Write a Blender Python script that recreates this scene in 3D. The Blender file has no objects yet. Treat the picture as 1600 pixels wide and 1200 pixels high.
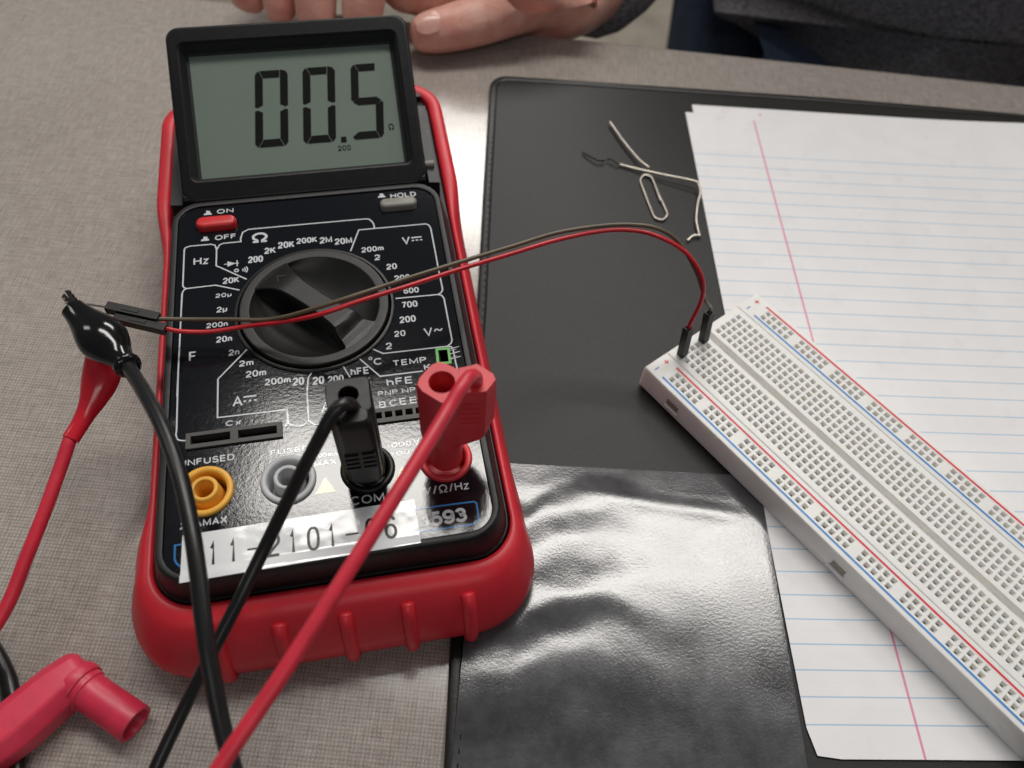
import bpy, bmesh, math, random
from mathutils import Vector, Matrix

S = 0.001                       # everything below is measured in millimetres
random.seed(7)
sc = bpy.context.scene
COL = sc.collection

# ------------------------------------------------------------------ camera
CAM = Vector((0.0, -156.08, 225.77))
cam_rot = Matrix(((0.99277393, -0.11999969, 0.0),
                  (0.09870783, 0.81662339, -0.56866774),
                  (0.06823995, 0.56455851, 0.82256732)))
cd = bpy.data.cameras.new('camera')
cam = bpy.data.objects.new('camera', cd)
COL.objects.link(cam)
cam.matrix_world = Matrix.Translation(CAM * S) @ cam_rot.to_4x4()
cd.sensor_width = 36.0
cd.lens = 28.8
cd.clip_start = 0.01
cd.clip_end = 20.0
cd.dof.use_dof = True
cd.dof.focus_distance = 0.228
cd.dof.aperture_fstop = 13.0
sc.camera = cam

# ------------------------------------------------------------------ light
W = bpy.data.worlds.new('World')
sc.world = W
W.use_nodes = True
W.node_tree.nodes['Background'].inputs[0].default_value = (0.80, 0.84, 0.92, 1)
W.node_tree.nodes['Background'].inputs[1].default_value = 0.09


def ceiling_or_fill_lamp(x, y, z, sx, sy, power, col=(1.0, 0.97, 0.92), rot=0.0):
    l = bpy.data.lights.new('ceiling_or_fill_light', 'AREA')
    l.shape = 'RECTANGLE'
    l.size, l.size_y = sx, sy
    l.energy = power
    l.color = col
    o = bpy.data.objects.new('ceiling_or_fill_light', l)
    COL.objects.link(o)
    o.location = (x, y, z)
    o.rotation_euler = (0, 0, rot)
    return o


# ceiling fixtures ahead, then added fill lamps, all 2 m above the desk
ceiling_or_fill_lamp(0.09, 0.87, 2.0, 1.70, 0.37, 30, (1.0, 0.965, 0.915))
ceiling_or_fill_lamp(-0.05, 2.85, 2.0, 1.30, 0.90, 50)
ceiling_or_fill_lamp(-2.5, 0.87, 2.0, 1.20, 0.37, 8)  # fill lamp added on the left, out of view
ceiling_or_fill_lamp(2.6, 0.87, 2.0, 1.20, 0.37, 9)  # fill lamp added on the right, out of view
ceiling_or_fill_lamp(0.5, -2.0, 2.0, 1.70, 0.37, 11)  # fill lamp added behind the camera

sc.view_settings.view_transform = 'Standard'
sc.view_settings.look = 'None'
sc.view_settings.gamma = 1
sc.view_settings.use_curve_mapping = False
sc.view_settings.exposure = 0.16
sc.render.engine = 'CYCLES'
sc.cycles.use_denoising = True
sc.cycles.max_bounces = 8
sc.cycles.sample_clamp_indirect = 6


# ------------------------------------------------------------------ helpers
def nodes_of(name):
    m = bpy.data.materials.new(name)
    m.use_nodes = True
    nt = m.node_tree
    return m, nt, nt.nodes['Principled BSDF']


def mth(nt, op, a, b=None, c=None, clamp=False):
    n = nt.nodes.new('ShaderNodeMath')
    n.operation = op
    n.use_clamp = clamp
    for i, v in enumerate((a, b, c)):
        if v is None:
            continue
        if isinstance(v, (int, float)):
            n.inputs[i].default_value = v
        else:
            nt.links.new(v, n.inputs[i])
    return n.outputs[0]


def ramp(nt, fac, stops):
    n = nt.nodes.new('ShaderNodeValToRGB')
    cr = n.color_ramp
    while len(cr.elements) < len(stops):
        cr.elements.new(0.5)
    for e, (p, c) in zip(cr.elements, stops):
        e.position = p
        e.color = (*c, 1) if len(c) == 3 else c
    nt.links.new(fac, n.inputs[0])
    return n.outputs[0]


def coords(nt, scale=(1000, 1000, 1000), rot=(0, 0, 0)):
    tc = nt.nodes.new('ShaderNodeTexCoord')
    mp = nt.nodes.new('ShaderNodeMapping')
    mp.inputs['Scale'].default_value = scale
    mp.inputs['Rotation'].default_value = rot
    nt.links.new(tc.outputs['Object'], mp.inputs[0])
    return mp.outputs[0]


def noisen(nt, vec, scale, detail=2.0, rough=0.5):
    n = nt.nodes.new('ShaderNodeTexNoise')
    n.inputs['Scale'].default_value = scale
    n.inputs['Detail'].default_value = detail
    n.inputs['Roughness'].default_value = rough
    nt.links.new(vec, n.inputs['Vector'])
    return n.outputs[0]


def bumpn(nt, h, dist, strength=1.0, normal=None):
    b = nt.nodes.new('ShaderNodeBump')
    b.inputs['Strength'].default_value = strength
    b.inputs['Distance'].default_value = dist
    nt.links.new(h, b.inputs['Height'])
    if normal is not None:
        nt.links.new(normal, b.inputs['Normal'])
    return b.outputs[0]


def mixc(nt, fac, a, b):
    n = nt.nodes.new('ShaderNodeMix')
    n.data_type = 'RGBA'
    for i, v in ((0, fac), (6, a), (7, b)):
        if isinstance(v, (int, float)):
            n.inputs[i].default_value = v
        elif isinstance(v, tuple):
            n.inputs[i].default_value = (*v, 1)
        else:
            nt.links.new(v, n.inputs[i])
    return n.outputs[2]


def plain(name, col, rough=0.5, var=0.12, vscale=0.15, bump=0.0, bscale=2.0, spec=0.5, metal=0.0,
          sss=0.0, sssr=(1, 1, 1), coat=0.0):
    """paint, plastic, rubber, metal: a base colour with slight unevenness, and a fine grain"""
    m, nt, p = nodes_of(name)
    v = coords(nt)
    n = noisen(nt, v, vscale, 4.0, 0.6)
    lo = tuple(max(0, c * (1 - var)) for c in col)
    hi = tuple(min(1, c * (1 + var)) for c in col)
    nt.links.new(ramp(nt, n, [(0.3, lo), (0.7, hi)]), p.inputs['Base Color'])
    r2 = noisen(nt, v, vscale * 3.1, 3.0)
    nt.links.new(mth(nt, 'ADD', rough - 0.06, mth(nt, 'MULTIPLY', r2, 0.12)), p.inputs['Roughness'])
    p.inputs['Metallic'].default_value = metal
    p.inputs['Specular IOR Level'].default_value = spec
    p.inputs['Coat Weight'].default_value = coat
    if sss:
        p.inputs['Subsurface Weight'].default_value = sss
        p.inputs['Subsurface Radius'].default_value = sssr
        p.inputs['Subsurface Scale'].default_value = 0.002
    if bump:
        nt.links.new(bumpn(nt, noisen(nt, v, bscale, 3.0), bump * S), p.inputs['Normal'])
    return m


def obj(name, bm, mat, parent=None, smooth=True, loc=None, scaled=True):
    if scaled:
        bmesh.ops.scale(bm, vec=(S, S, S), verts=bm.verts)
    me = bpy.data.meshes.new(name)
    bm.to_mesh(me)
    bm.free()
    for m in (mat if isinstance(mat, (list, tuple)) else [mat]):
        me.materials.append(m)
    if smooth is not None:
        me.polygons.foreach_set('use_smooth', [bool(smooth)] * len(me.polygons))
        if smooth:
            me.set_sharp_from_angle(angle=math.radians(smooth if smooth > 1 else 38))
    o = bpy.data.objects.new(name, me)
    COL.objects.link(o)
    if parent is not None:
        o.parent = parent
    if loc is not None:
        o.location = Vector(loc) * S
    return o


def thing(name, label, cat, loc=(0, 0, 0), rot=None, group=None):
    o = bpy.data.objects.new(name, None)
    COL.objects.link(o)
    o.empty_display_size = 0.01
    o.location = Vector(loc) * S
    if rot is not None:
        o.rotation_euler = rot
    tag(o, label, cat, group)
    return o


def tag(o, label, cat, group=None):
    o['label'] = label
    o['category'] = cat
    if group:
        o['group'] = group
    return o


def addv(bm, pts):
    return [bm.verts.new(p) for p in pts]


def loft(bm, loops, cap0=True, cap1=True, mat=0, closed=True):
    rings = [addv(bm, l) for l in loops]
    n = len(rings[0])
    for a, b in zip(rings, rings[1:]):
        for i in range(n if closed else n - 1):
            j = (i + 1) % n
            f = bm.faces.new((a[i], a[j], b[j], b[i]))
            f.material_index = mat
    if cap0:
        bm.faces.new(list(reversed(rings[0]))).material_index = mat
    if cap1:
        bm.faces.new(rings[-1]).material_index = mat
    return rings


def rrect(x0, x1, y0, y1, r, n=6, z=None):
    """rounded rectangle, counter-clockwise"""
    out = []
    for cx, cy, a in ((x1 - r, y1 - r, 0), (x0 + r, y1 - r, 90), (x0 + r, y0 + r, 180), (x1 - r, y0 + r, 270)):
        for i in range(n + 1):
            t = math.radians(a + 90 * i / n)
            p = (cx + r * math.cos(t), cy + r * math.sin(t))
            out.append(p if z is None else (*p, z))
    return out


def circle(cx, cy, r, n=40, z=None, a0=0):
    out = []
    for i in range(n):
        t = 2 * math.pi * i / n + a0
        p = (cx + r * math.cos(t), cy + r * math.sin(t))
        out.append(p if z is None else (*p, z))
    return out


def lathe(bm, prof, n=40, origin=(0, 0, 0), axis=None, mat=0):
    """revolve (r, z) pairs about z, then stand the axis up along `axis`"""
    o = Vector(origin)
    rot = Matrix.Identity(3) if axis is None else Vector(axis).normalized().to_track_quat('Z', 'Y').to_matrix()
    loops = []
    for r, z in prof:
        loops.append([o + rot @ Vector((r * math.cos(2 * math.pi * i / n), r * math.sin(2 * math.pi * i / n), z)) for i in range(n)])
    return loft(bm, loops, True, True, mat)


def box(bm, x0, x1, y0, y1, z0, z1, mat=0):
    loft(bm, [[(x0, y0, z0), (x1, y0, z0), (x1, y1, z0), (x0, y1, z0)],
              [(x0, y0, z1), (x1, y0, z1), (x1, y1, z1), (x0, y1, z1)]], mat=mat)


def bevelled(bm, w, seg=2, ang=30):
    es = [e for e in bm.edges if len(e.link_faces) == 2 and e.calc_face_angle(0) > math.radians(ang)]
    bmesh.ops.bevel(bm, geom=es, offset=w, segments=seg, profile=0.6, affect='EDGES', clamp_overlap=True)


def spline(pts, per=8):
    P = [Vector(p) for p in pts]
    P = [P[0] * 2 - P[1]] + P + [P[-1] * 2 - P[-2]]
    out = []
    for i in range(1, len(P) - 2):
        for k in range(per):
            t = k / per
            a, b, c, d = P[i - 1], P[i], P[i + 1], P[i + 2]
            out.append(0.5 * ((2 * b) + (c - a) * t + (2 * a - 5 * b + 4 * c - d) * t * t + (3 * b - a - 3 * c + d) * t ** 3))
    out.append(P[-2])
    return out


def tube(bm, pts, r, n=14, mat=0, caps=True):
    """r: one radius or one for each point"""
    P = [Vector(p) for p in pts]
    t = (P[1] - P[0]).normalized()
    up = t.orthogonal().normalized()
    loops = []
    for i, p in enumerate(P):
        q = (P[min(i + 1, len(P) - 1)] - P[max(i - 1, 0)]).normalized()
        up = (up - q * up.dot(q)).normalized()
        side = q.cross(up)
        rr = r[i] if isinstance(r, (list, tuple)) else r
        loops.append([p + (up * math.cos(2 * math.pi * k / n) + side * math.sin(2 * math.pi * k / n)) * rr for k in range(n)])
    loft(bm, loops, caps, caps, mat)


def ribbon(bm, pts, w, z, mat=0, closed=False):
    """flat printed line with mitred corners"""
    P = [Vector((p[0], p[1])) for p in pts]
    n = len(P)
    L, R = [], []
    for i in range(n):
        if closed:
            a, c = P[i - 1], P[(i + 1) % n]
        else:
            a, c = P[max(i - 1, 0)], P[min(i + 1, n - 1)]
        d0 = (P[i] - a).normalized() if (P[i] - a).length > 1e-9 else None
        d1 = (c - P[i]).normalized() if (c - P[i]).length > 1e-9 else None
        d0 = d0 or d1
        d1 = d1 or d0
        n0, n1 = Vector((-d0.y, d0.x)), Vector((-d1.y, d1.x))
        m = n0 + n1
        m = n0 if m.length < 1e-6 else m.normalized()
        k = min(1.8, 1 / max(0.3, m.dot(n0)))
        L.append(P[i] + m * k * w / 2)
        R.append(P[i] - m * k * w / 2)
    lv = addv(bm, [(p.x, p.y, z) for p in L])
    rv = addv(bm, [(p.x, p.y, z) for p in R])
    for i in range(n if closed else n - 1):
        j = (i + 1) % n
        bm.faces.new((rv[i], rv[j], lv[j], lv[i])).material_index = mat


def holed_sheet(outer, holes, z0, z1):
    """flat plate with openings: filled 2-D curve turned into a bmesh"""
    cu = bpy.data.curves.new('plate', 'CURVE')
    cu.dimensions = '2D'
    cu.fill_mode = 'BOTH'
    cu.extrude = (z1 - z0) / 2
    for ring in [outer] + holes:
        sp = cu.splines.new('POLY')
        sp.points.add(len(ring) - 1)
        for p, q in zip(sp.points, ring):
            p.co = (q[0], q[1], 0, 1)
        sp.use_cyclic_u = True
    o = bpy.data.objects.new('plate', cu)
    COL.objects.link(o)
    bpy.context.view_layer.update()
    me = bpy.data.meshes.new_from_object(o.evaluated_get(bpy.context.evaluated_depsgraph_get()))
    bm = bmesh.new()
    bm.from_mesh(me)
    for v in bm.verts:
        v.co.z += (z0 + z1) / 2
    bpy.data.objects.remove(o)
    bpy.data.curves.remove(cu)
    bpy.data.meshes.remove(me)
    return bm


# ------------------------------------------------------------------ drawn lettering (one-stroke sans)
def _arc(cx, cy, rx, ry, a0, a1, n=14, p=2.0):
    out = []
    for i in range(n + 1):
        t = math.radians(a0 + (a1 - a0) * i / n)
        c, s = math.cos(t), math.sin(t)
        out.append((cx + rx * math.copysign(abs(c) ** (2 / p), c), cy + ry * math.copysign(abs(s) ** (2 / p), s)))
    return out


GL = {
    '0': (.56, [_arc(.28, .5, .28, .5, 90, 450, 26, 2.5)]),
    '1': (.34, [[(.0, .76), (.12, .80), (.20, .88), (.24, 1.0), (.24, 0)]]),
    '2': (.56, [_arc(.28, .70, .27, .30, 175, -35, 14) + [(.06, .16), (.0, .0), (.56, .0)]]),
    '3': (.56, [_arc(.27, .74, .24, .26, 165, -80, 12) + _arc(.27, .27, .28, .27, 85, -170, 14)]),
    '5': (.56, [[(.52, 1), (.12, 1), (.05, .47)] + _arc(.27, .32, .29, .33, 140, -165, 16)]),
    '6': (.56, [_arc(.29, .72, .26, .28, 20, 150, 8) + [(.0, .45)] + _arc(.28, .30, .28, .30, 180, 540, 20)]),
    '7': (.54, [[(0, 1), (.54, 1), (.34, .55), (.2, 0)]]),
    '9': (.56, [_arc(.28, .70, .28, .30, 0, 360, 20) + [(.56, .55)] + _arc(.27, .28, .27, .28, 0, -160, 10)]),
    'O': (.78, [_arc(.39, .5, .39, .5, 90, 450, 28, 2.2)]),
    'N': (.68, [[(0, 0), (0, 1), (.68, 0), (.68, 1)]]),
    'F': (.52, [[(.52, 1), (0, 1), (0, 0)], [(0, .52), (.46, .52)]]),
    'H': (.68, [[(0, 0), (0, 1)], [(.68, 0), (.68, 1)], [(0, .52), (.68, .52)]]),
    'z': (.44, [[(0, .70), (.44, .70), (.0, 0), (.46, 0)]]),
    'K': (.62, [[(0, 0), (0, 1)], [(.6, 1), (.02, .38)], [(.2, .57), (.64, 0)]]),
    'M': (.80, [[(0, 0), (0, 1), (.40, .12), (.80, 1), (.80, 0)]]),
    'V': (.72, [[(0, 1), (.36, 0), (.72, 1)]]),
    'C': (.70, [_arc(.38, .5, .38, .5, 42, 318, 22, 2.1)]),
    'T': (.64, [[(0, 1), (.64, 1)], [(.32, 1), (.32, 0)]]),
    'E': (.54, [[(.54, 0), (0, 0), (0, 1), (.54, 1)], [(0, .52), (.50, .52)]]),
    'P': (.58, [[(0, 0), (0, 1), (.34, 1)] + _arc(.34, .74, .24, .26, 80, -80, 8) + [(.34, .48), (0, .48)]]),
    'B': (.60, [[(.36, .53), (0, .53), (0, 1), (.34, 1)] + _arc(.34, .77, .22, .23, 80, -80, 8) + [(.34, .53)] + _arc(.36, .265, .24, .265, 85, -85, 8) + [(.36, 0), (0, 0), (0, .53)]]),
    'U': (.64, [[(0, 1), (0, .32)] + _arc(.32, .32, .32, .32, 180, 360, 12) + [(.64, 1)]]),
    'S': (.58, [_arc(.29, .75, .27, .25, 20, 240, 12) + _arc(.29, .25, .29, .26, 70, -165, 14)]),
    'D': (.66, [[(0, 0), (0, 1), (.3, 1)] + _arc(.3, .5, .36, .5, 85, -85, 14) + [(.3, 0), (0, 0)]]),
    'A': (.70, [[(0, 0), (.35, 1), (.70, 0)], [(.14, .33), (.56, .33)]]),
    'X': (.66, [[(0, 0), (.66, 1)], [(0, 1), (.66, 0)]]),
    'h': (.46, [[(0, 0), (0, 1)], [(0, .42)] + _arc(.23, .46, .23, .24, 160, 0, 8) + [(.46, 0)]]),
    'n': (.46, [[(0, 0), (0, .72)], [(0, .42)] + _arc(.23, .46, .23, .24, 160, 0, 8) + [(.46, 0)]]),
    'm': (.76, [[(0, 0), (0, .72)], [(0, .44)] + _arc(.19, .50, .19, .20, 160, 0, 7) + [(.38, 0)], [(.38, .44)] + _arc(.57, .50, .19, .20, 160, 0, 7) + [(.76, 0)]]),
    'µ': (.46, [[(0, .72), (0, -.28)], [(0, .24)] + _arc(.22, .22, .22, .21, 200, 340, 8) + [(.46, .30)], [(.46, .72), (.46, 0)]]),
    'L': (.50, [[(0, 1), (0, 0), (.50, 0)]]),
    'x': (.46, [[(0, 0), (.46, .70)], [(0, .70), (.46, 0)]]),
    '/': (.34, [[(0, -.05), (.34, 1.05)]]),
    '-': (.42, [[(0, .40), (.42, .40)]]),
    'Ω': (.86, [[(0, 0), (.28, 0), (.28, .10)] + _arc(.43, .58, .40, .42, 238, -58, 26) + [(.58, .10), (.58, 0), (.86, 0)]]),
}


def write(bm, text, x, y, w, h, z, weight=0.15, mat=0, gap=0.21):
    s = weight * h
    tot = sum(GL[c][0] for c in text) + (gap + weight * 0.6) * (len(text) - 1)
    kx = (w - s) / tot
    ky = h - s
    cx = 0.0
    i = 0
    for c in text:
        for st in GL[c][1]:
            ribbon(bm, [(x + s / 2 + (cx + px) * kx, y + s / 2 + py * ky) for px, py in st], s, z + 0.004 * (i % 5), mat)
            i += 1
        cx += GL[c][0] + gap + weight * 0.6


# ------------------------------------------------------------------ materials
M = {}
M['case'] = plain('black_case_plastic', (0.010, 0.010, 0.0105), 0.42, spec=0.35, bump=0.03, bscale=4.0)
M['lcdcase'] = plain('satin_black_plastic', (0.008, 0.008, 0.009), 0.34, spec=0.2, bump=0.004, bscale=5.0)
M['dial'] = plain('grained_black_plastic', (0.009, 0.0087, 0.0080), 0.40, spec=0.4, bump=0.05, bscale=3.2)
M['rubber'] = plain('red_boot_rubber', (0.60, 0.020, 0.034), 0.42, var=0.13, vscale=0.035, bump=0.016, bscale=1.5, spec=0.45)
M['redplug'] = plain('red_plug_plastic', (0.64, 0.036, 0.048), 0.45, bump=0.01, bscale=1.2)
M['redwire'] = plain('red_silicone', (0.60, 0.026, 0.050), 0.40, bump=0.004, bscale=0.8)
M['redvinyl'] = plain('red_vinyl', (0.62, 0.018, 0.034), 0.22, bump=0.004, bscale=0.6)
M['elbow'] = plain('rose_red_plastic', (0.60, 0.030, 0.070), 0.42, bump=0.012, bscale=1.0)
M['blackwire'] = plain('black_silicone', (0.008, 0.008, 0.008), 0.36, bump=0.004, bscale=0.8)
M['blackplug'] = plain('black_plug_plastic', (0.008, 0.0076, 0.007), 0.40, spec=0.35, bump=0.01, bscale=2.0)
M['blackvinyl'] = plain('black_vinyl', (0.006, 0.006, 0.006), 0.12, bump=0.006, bscale=0.5)
M['brownwire'] = plain('brown_wire_insulation', (0.105, 0.080, 0.048), 0.40)
M['thinred'] = plain('thin_red_wire_insulation', (0.50, 0.012, 0.022), 0.35)
M['dupont'] = plain('black_housing_plastic', (0.008, 0.008, 0.008), 0.45, spec=0.35)
M['void'] = plain('dark_void', (0.004, 0.004, 0.004), 0.7)
M['steel'] = plain('bright_steel', (0.55, 0.53, 0.50), 0.28, metal=1.0)
M['yellow'] = plain('yellow_jack_plastic', (0.80, 0.41, 0.055), 0.40)
M['greyjack'] = plain('grey_jack_plastic', (0.48, 0.49, 0.50), 0.40)
M['greybtn'] = plain('grey_button_plastic', (0.20, 0.195, 0.17), 0.45)
M['redbtn'] = plain('red_button_plastic', (0.56, 0.020, 0.024), 0.38)
M['green'] = plain('green_print', (0.10, 0.42, 0.07), 0.5)
M['blackink'] = plain('black_ink', (0.012, 0.012, 0.013), 0.35)
M['lcdink'] = plain('lcd_segment', (0.008, 0.007, 0.005), 0.6, spec=0.08)
M['socket'] = plain('socket_plastic', (0.055, 0.052, 0.046), 0.5)
M['rim'] = plain('black_binding', (0.006, 0.006, 0.006), 0.36, spec=0.3, bump=0.05, bscale=0.9)
M['abs'] = plain('ivory_abs', (0.82, 0.81, 0.785), 0.38, var=0.03, bump=0.006, bscale=1.0, sss=0.5, sssr=(1.2, 1.0, 0.8))
M['contact'] = plain('spring_contact', (0.13, 0.105, 0.08), 0.5, metal=0.2)
M['redline'] = plain('red_rail_ink', (0.70, 0.035, 0.055), 0.4)
M['blueline'] = plain('blue_rail_ink', (0.055, 0.25, 0.60), 0.4)


def mat_faceplate(name='glossy_black_overlay', ink=None):
    m, nt, p = nodes_of(name)
    v = coords(nt)
    n = noisen(nt, v, 0.9, 3.0, 0.55)
    n2 = noisen(nt, v, 3.2, 2.0)
    h = mth(nt, 'ADD', mth(nt, 'MULTIPLY', n, 0.7), mth(nt, 'MULTIPLY', n2, 0.3))
    # small scuffs
    sp = noisen(nt, v, 2.6, 5.0, 0.8)
    if ink:
        nt.links.new(ramp(nt, sp, [(0.3, tuple(c * 0.85 for c in ink)), (0.6, ink)]), p.inputs['Base Color'])
    else:
        nt.links.new(ramp(nt, sp, [(0.66, (0.004, 0.0046, 0.0066)), (0.80, (0.06, 0.065, 0.07))]), p.inputs['Base Color'])
    p.inputs['Roughness'].default_value = 0.10
    p.inputs['Specular IOR Level'].default_value = 0.60
    nt.links.new(bumpn(nt, h, 0.030 * S), p.inputs['Normal'])
    return m


def mat_table():
    m, nt, p = nodes_of('woven_laminate')
    tc = nt.nodes.new('ShaderNodeTexCoord')

    def mapped(sx, sy):
        mp = nt.nodes.new('ShaderNodeMapping')
        mp.inputs['Scale'].default_value = (sx, sy, 1000)
        nt.links.new(tc.outputs['Object'], mp.inputs[0])
        return mp.outputs[0]
    base = mapped(1000, 1000)
    wob = noisen(nt, base, 0.35, 2.0)
    sep = nt.nodes.new('ShaderNodeSeparateXYZ')
    nt.links.new(base, sep.inputs[0])
    P = 1.02
    gx = mth(nt, 'ABSOLUTE', mth(nt, 'SINE', mth(nt, 'ADD', mth(nt, 'MULTIPLY', sep.outputs[0], math.pi / P), mth(nt, 'MULTIPLY', wob, 1.1))))
    gy = mth(nt, 'ABSOLUTE', mth(nt, 'SINE', mth(nt, 'ADD', mth(nt, 'MULTIPLY', sep.outputs[1], math.pi / P), mth(nt, 'MULTIPLY', wob, 1.1))))
    tv = noisen(nt, mapped(1050, 130), 1.0, 2.0, 0.6)      # warp threads
    th = noisen(nt, mapped(130, 1050), 1.0, 2.0, 0.6)      # weft threads
    fine = noisen(nt, base, 2.4, 2.0, 0.6)
    cell = mth(nt, 'MINIMUM', mth(nt, 'POWER', gx, 0.6), mth(nt, 'POWER', gy, 0.6))
    thread = mth(nt, 'ADD', mth(nt, 'MULTIPLY', tv, 0.5), mth(nt, 'MULTIPLY', th, 0.5))
    a = mth(nt, 'ADD', mth(nt, 'MULTIPLY', cell, 0.36), mth(nt, 'MULTIPLY', thread, 0.80))
    a = mth(nt, 'ADD', a, mth(nt, 'MULTIPLY', mth(nt, 'SUBTRACT', fine, 0.5), 0.55))
    cloud = noisen(nt, base, 0.012, 3.0)
    a = mth(nt, 'ADD', a, mth(nt, 'MULTIPLY', mth(nt, 'SUBTRACT', cloud, 0.5), 0.16))
    nt.links.new(ramp(nt, a, [(0.22, (0.115, 0.095, 0.083)), (0.48, (0.255, 0.225, 0.200)), (0.70, (0.375, 0.338, 0.305)), (0.92, (0.48, 0.445, 0.41))]), p.inputs['Base Color'])
    p.inputs['Roughness'].default_value = 0.17
    p.inputs['Specular IOR Level'].default_value = 0.8
    nt.links.new(bumpn(nt, noisen(nt, base, 1.4, 2.0), 0.010 * S), p.inputs['Normal'])
    return m


def mat_cover():
    m, nt, p = nodes_of('matte_black_leatherette')
    v = coords(nt)
    n = noisen(nt, v, 1.5, 4.0, 0.65)
    g = noisen(nt, v, 0.03, 4.0, 0.6)
    c = mth(nt, 'ADD', mth(nt, 'MULTIPLY', n, 0.75), mth(nt, 'MULTIPLY', g, 0.25))
    nt.links.new(ramp(nt, c, [(0.32, (0.007, 0.007, 0.0066)), (0.68, (0.020, 0.020, 0.019))]), p.inputs['Base Color'])
    p.inputs['Roughness'].default_value = 0.5
    p.inputs['Specular IOR Level'].default_value = 0.32
    nt.links.new(bumpn(nt, n, 0.05 * S), p.inputs['Normal'])
    return m


def mat_flap():
    m, nt, p = nodes_of('glossy_black_vinyl')
    v = coords(nt)
    n = noisen(nt, v, 1.25, 3.0, 0.55)
    n2 = noisen(nt, v, 3.4, 2.0, 0.6)
    g = noisen(nt, v, 0.07, 5.0, 0.65)
    nt.links.new(ramp(nt, g, [(0.35, (0.040, 0.039, 0.042)), (0.66, (0.084, 0.084, 0.090))]), p.inputs['Base Color'])
    nt.links.new(mth(nt, 'ADD', 0.10, mth(nt, 'MULTIPLY', g, 0.12)), p.inputs['Roughness'])
    p.inputs['Specular IOR Level'].default_value = 0.78
    h = mth(nt, 'ADD', mth(nt, 'MULTIPLY', n, 0.75), mth(nt, 'MULTIPLY', n2, 0.25))
    nt.links.new(bumpn(nt, h, 0.037 * S), p.inputs['Normal'])
    return m


def mat_paper(first, phase2):
    m, nt, p = nodes_of('ruled_paper')
    v = coords(nt)
    sep = nt.nodes.new('ShaderNodeSeparateXYZ')
    nt.links.new(v, sep.inputs[0])
    X = sep.outputs[0]
    D = mth(nt, 'MULTIPLY', sep.outputs[1], -1.0)          # distance below the top edge

    def rules(ph, half):
        f = mth(nt, 'FRACT', mth(nt, 'DIVIDE', mth(nt, 'SUBTRACT', D, ph - 3.53), 7.06))
        d = mth(nt, 'MULTIPLY', mth(nt, 'ABSOLUTE', mth(nt, 'SUBTRACT', f, 0.5)), 7.06)
        a = mth(nt, 'LESS_THAN', d, half)
        a = mth(nt, 'MULTIPLY', a, mth(nt, 'GREATER_THAN', D, ph - 2.0))
        return mth(nt, 'MULTIPLY', a, mth(nt, 'LESS_THAN', D, 253.5))
    fib = noisen(nt, v, 0.06, 5.0, 0.6)
    sm = noisen(nt, v, 0.10, 3.0, 0.6)
    base = ramp(nt, fib, [(0.3, (0.775, 0.765, 0.775)), (0.7, (0.825, 0.815, 0.82))])
    base = mixc(nt, mth(nt, 'MULTIPLY', ramp(nt, sm, [(0.58, (0, 0, 0)), (0.74, (1, 1, 1))]), 0.20), base, (0.55, 0.53, 0.56))
    base = mixc(nt, mth(nt, 'MULTIPLY', rules(first + 3.2, 0.30), 0.035), base, (0.35, 0.52, 0.72))
    base = mixc(nt, mth(nt, 'MULTIPLY', rules(first, 0.20), 0.60), base, (0.17, 0.42, 0.66))
    mar = mth(nt, 'LESS_THAN', mth(nt, 'ABSOLUTE', mth(nt, 'SUBTRACT', X, 30.0)), 0.36)
    mar = mth(nt, 'MULTIPLY', mar, mth(nt, 'GREATER_THAN', D, 3.5))
    base = mixc(nt, mth(nt, 'MULTIPLY', mar, 0.72), base, (0.72, 0.12, 0.26))
    nt.links.new(base, p.inputs['Base Color'])
    p.inputs['Roughness'].default_value = 0.7
    p.inputs['Specular IOR Level'].default_value = 0.3
    nt.links.new(bumpn(nt, noisen(nt, v, 0.8, 4.0), 0.02 * S), p.inputs['Normal'])
    return m


def mat_label():
    m, nt, p = nodes_of('glossy_white_tape')
    v = coords(nt)
    p.inputs['Base Color'].default_value = (0.80, 0.81, 0.82, 1)
    p.inputs['Roughness'].default_value = 0.10
    p.inputs['Specular IOR Level'].default_value = 0.6
    n = noisen(nt, v, 0.10, 2.0, 0.4)
    nt.links.new(bumpn(nt, n, 0.28 * S), p.inputs['Normal'])
    return m


def mat_glass():
    m, nt, p = nodes_of('display_window')
    nt.nodes.remove(p)
    out = nt.nodes['Material Output']
    tr = nt.nodes.new('ShaderNodeBsdfTransparent')
    tr.inputs[0].default_value = (0.90, 0.92, 0.91, 1)
    gl = nt.nodes.new('ShaderNodeBsdfGlossy')
    gl.inputs['Roughness'].default_value = 0.03
    lw = nt.nodes.new('ShaderNodeLayerWeight')
    fres = mth(nt, 'ADD', 0.03, mth(nt, 'MULTIPLY', mth(nt, 'POWER', lw.outputs['Facing'], 5.0), 0.7))
    mx = nt.nodes.new('ShaderNodeMixShader')
    nt.links.new(fres, mx.inputs[0])
    nt.links.new(tr.outputs[0], mx.inputs[1])
    nt.links.new(gl.outputs[0], mx.inputs[2])
    nt.links.new(mx.outputs[0], out.inputs[0])
    return m


def mat_cloth(name, a, b, sx, sy):
    m, nt, p = nodes_of(name)
    v = coords(nt, (sx, sx, sy))
    n = noisen(nt, v, 1.0, 4.0, 0.7)
    nt.links.new(ramp(nt, n, [(0.3, a), (0.7, b)]), p.inputs['Base Color'])
    p.inputs['Roughness'].default_value = 0.9
    p.inputs['Specular IOR Level'].default_value = 0.15
    nt.links.new(bumpn(nt, n, 0.6 * S), p.inputs['Normal'])
    return m


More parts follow.
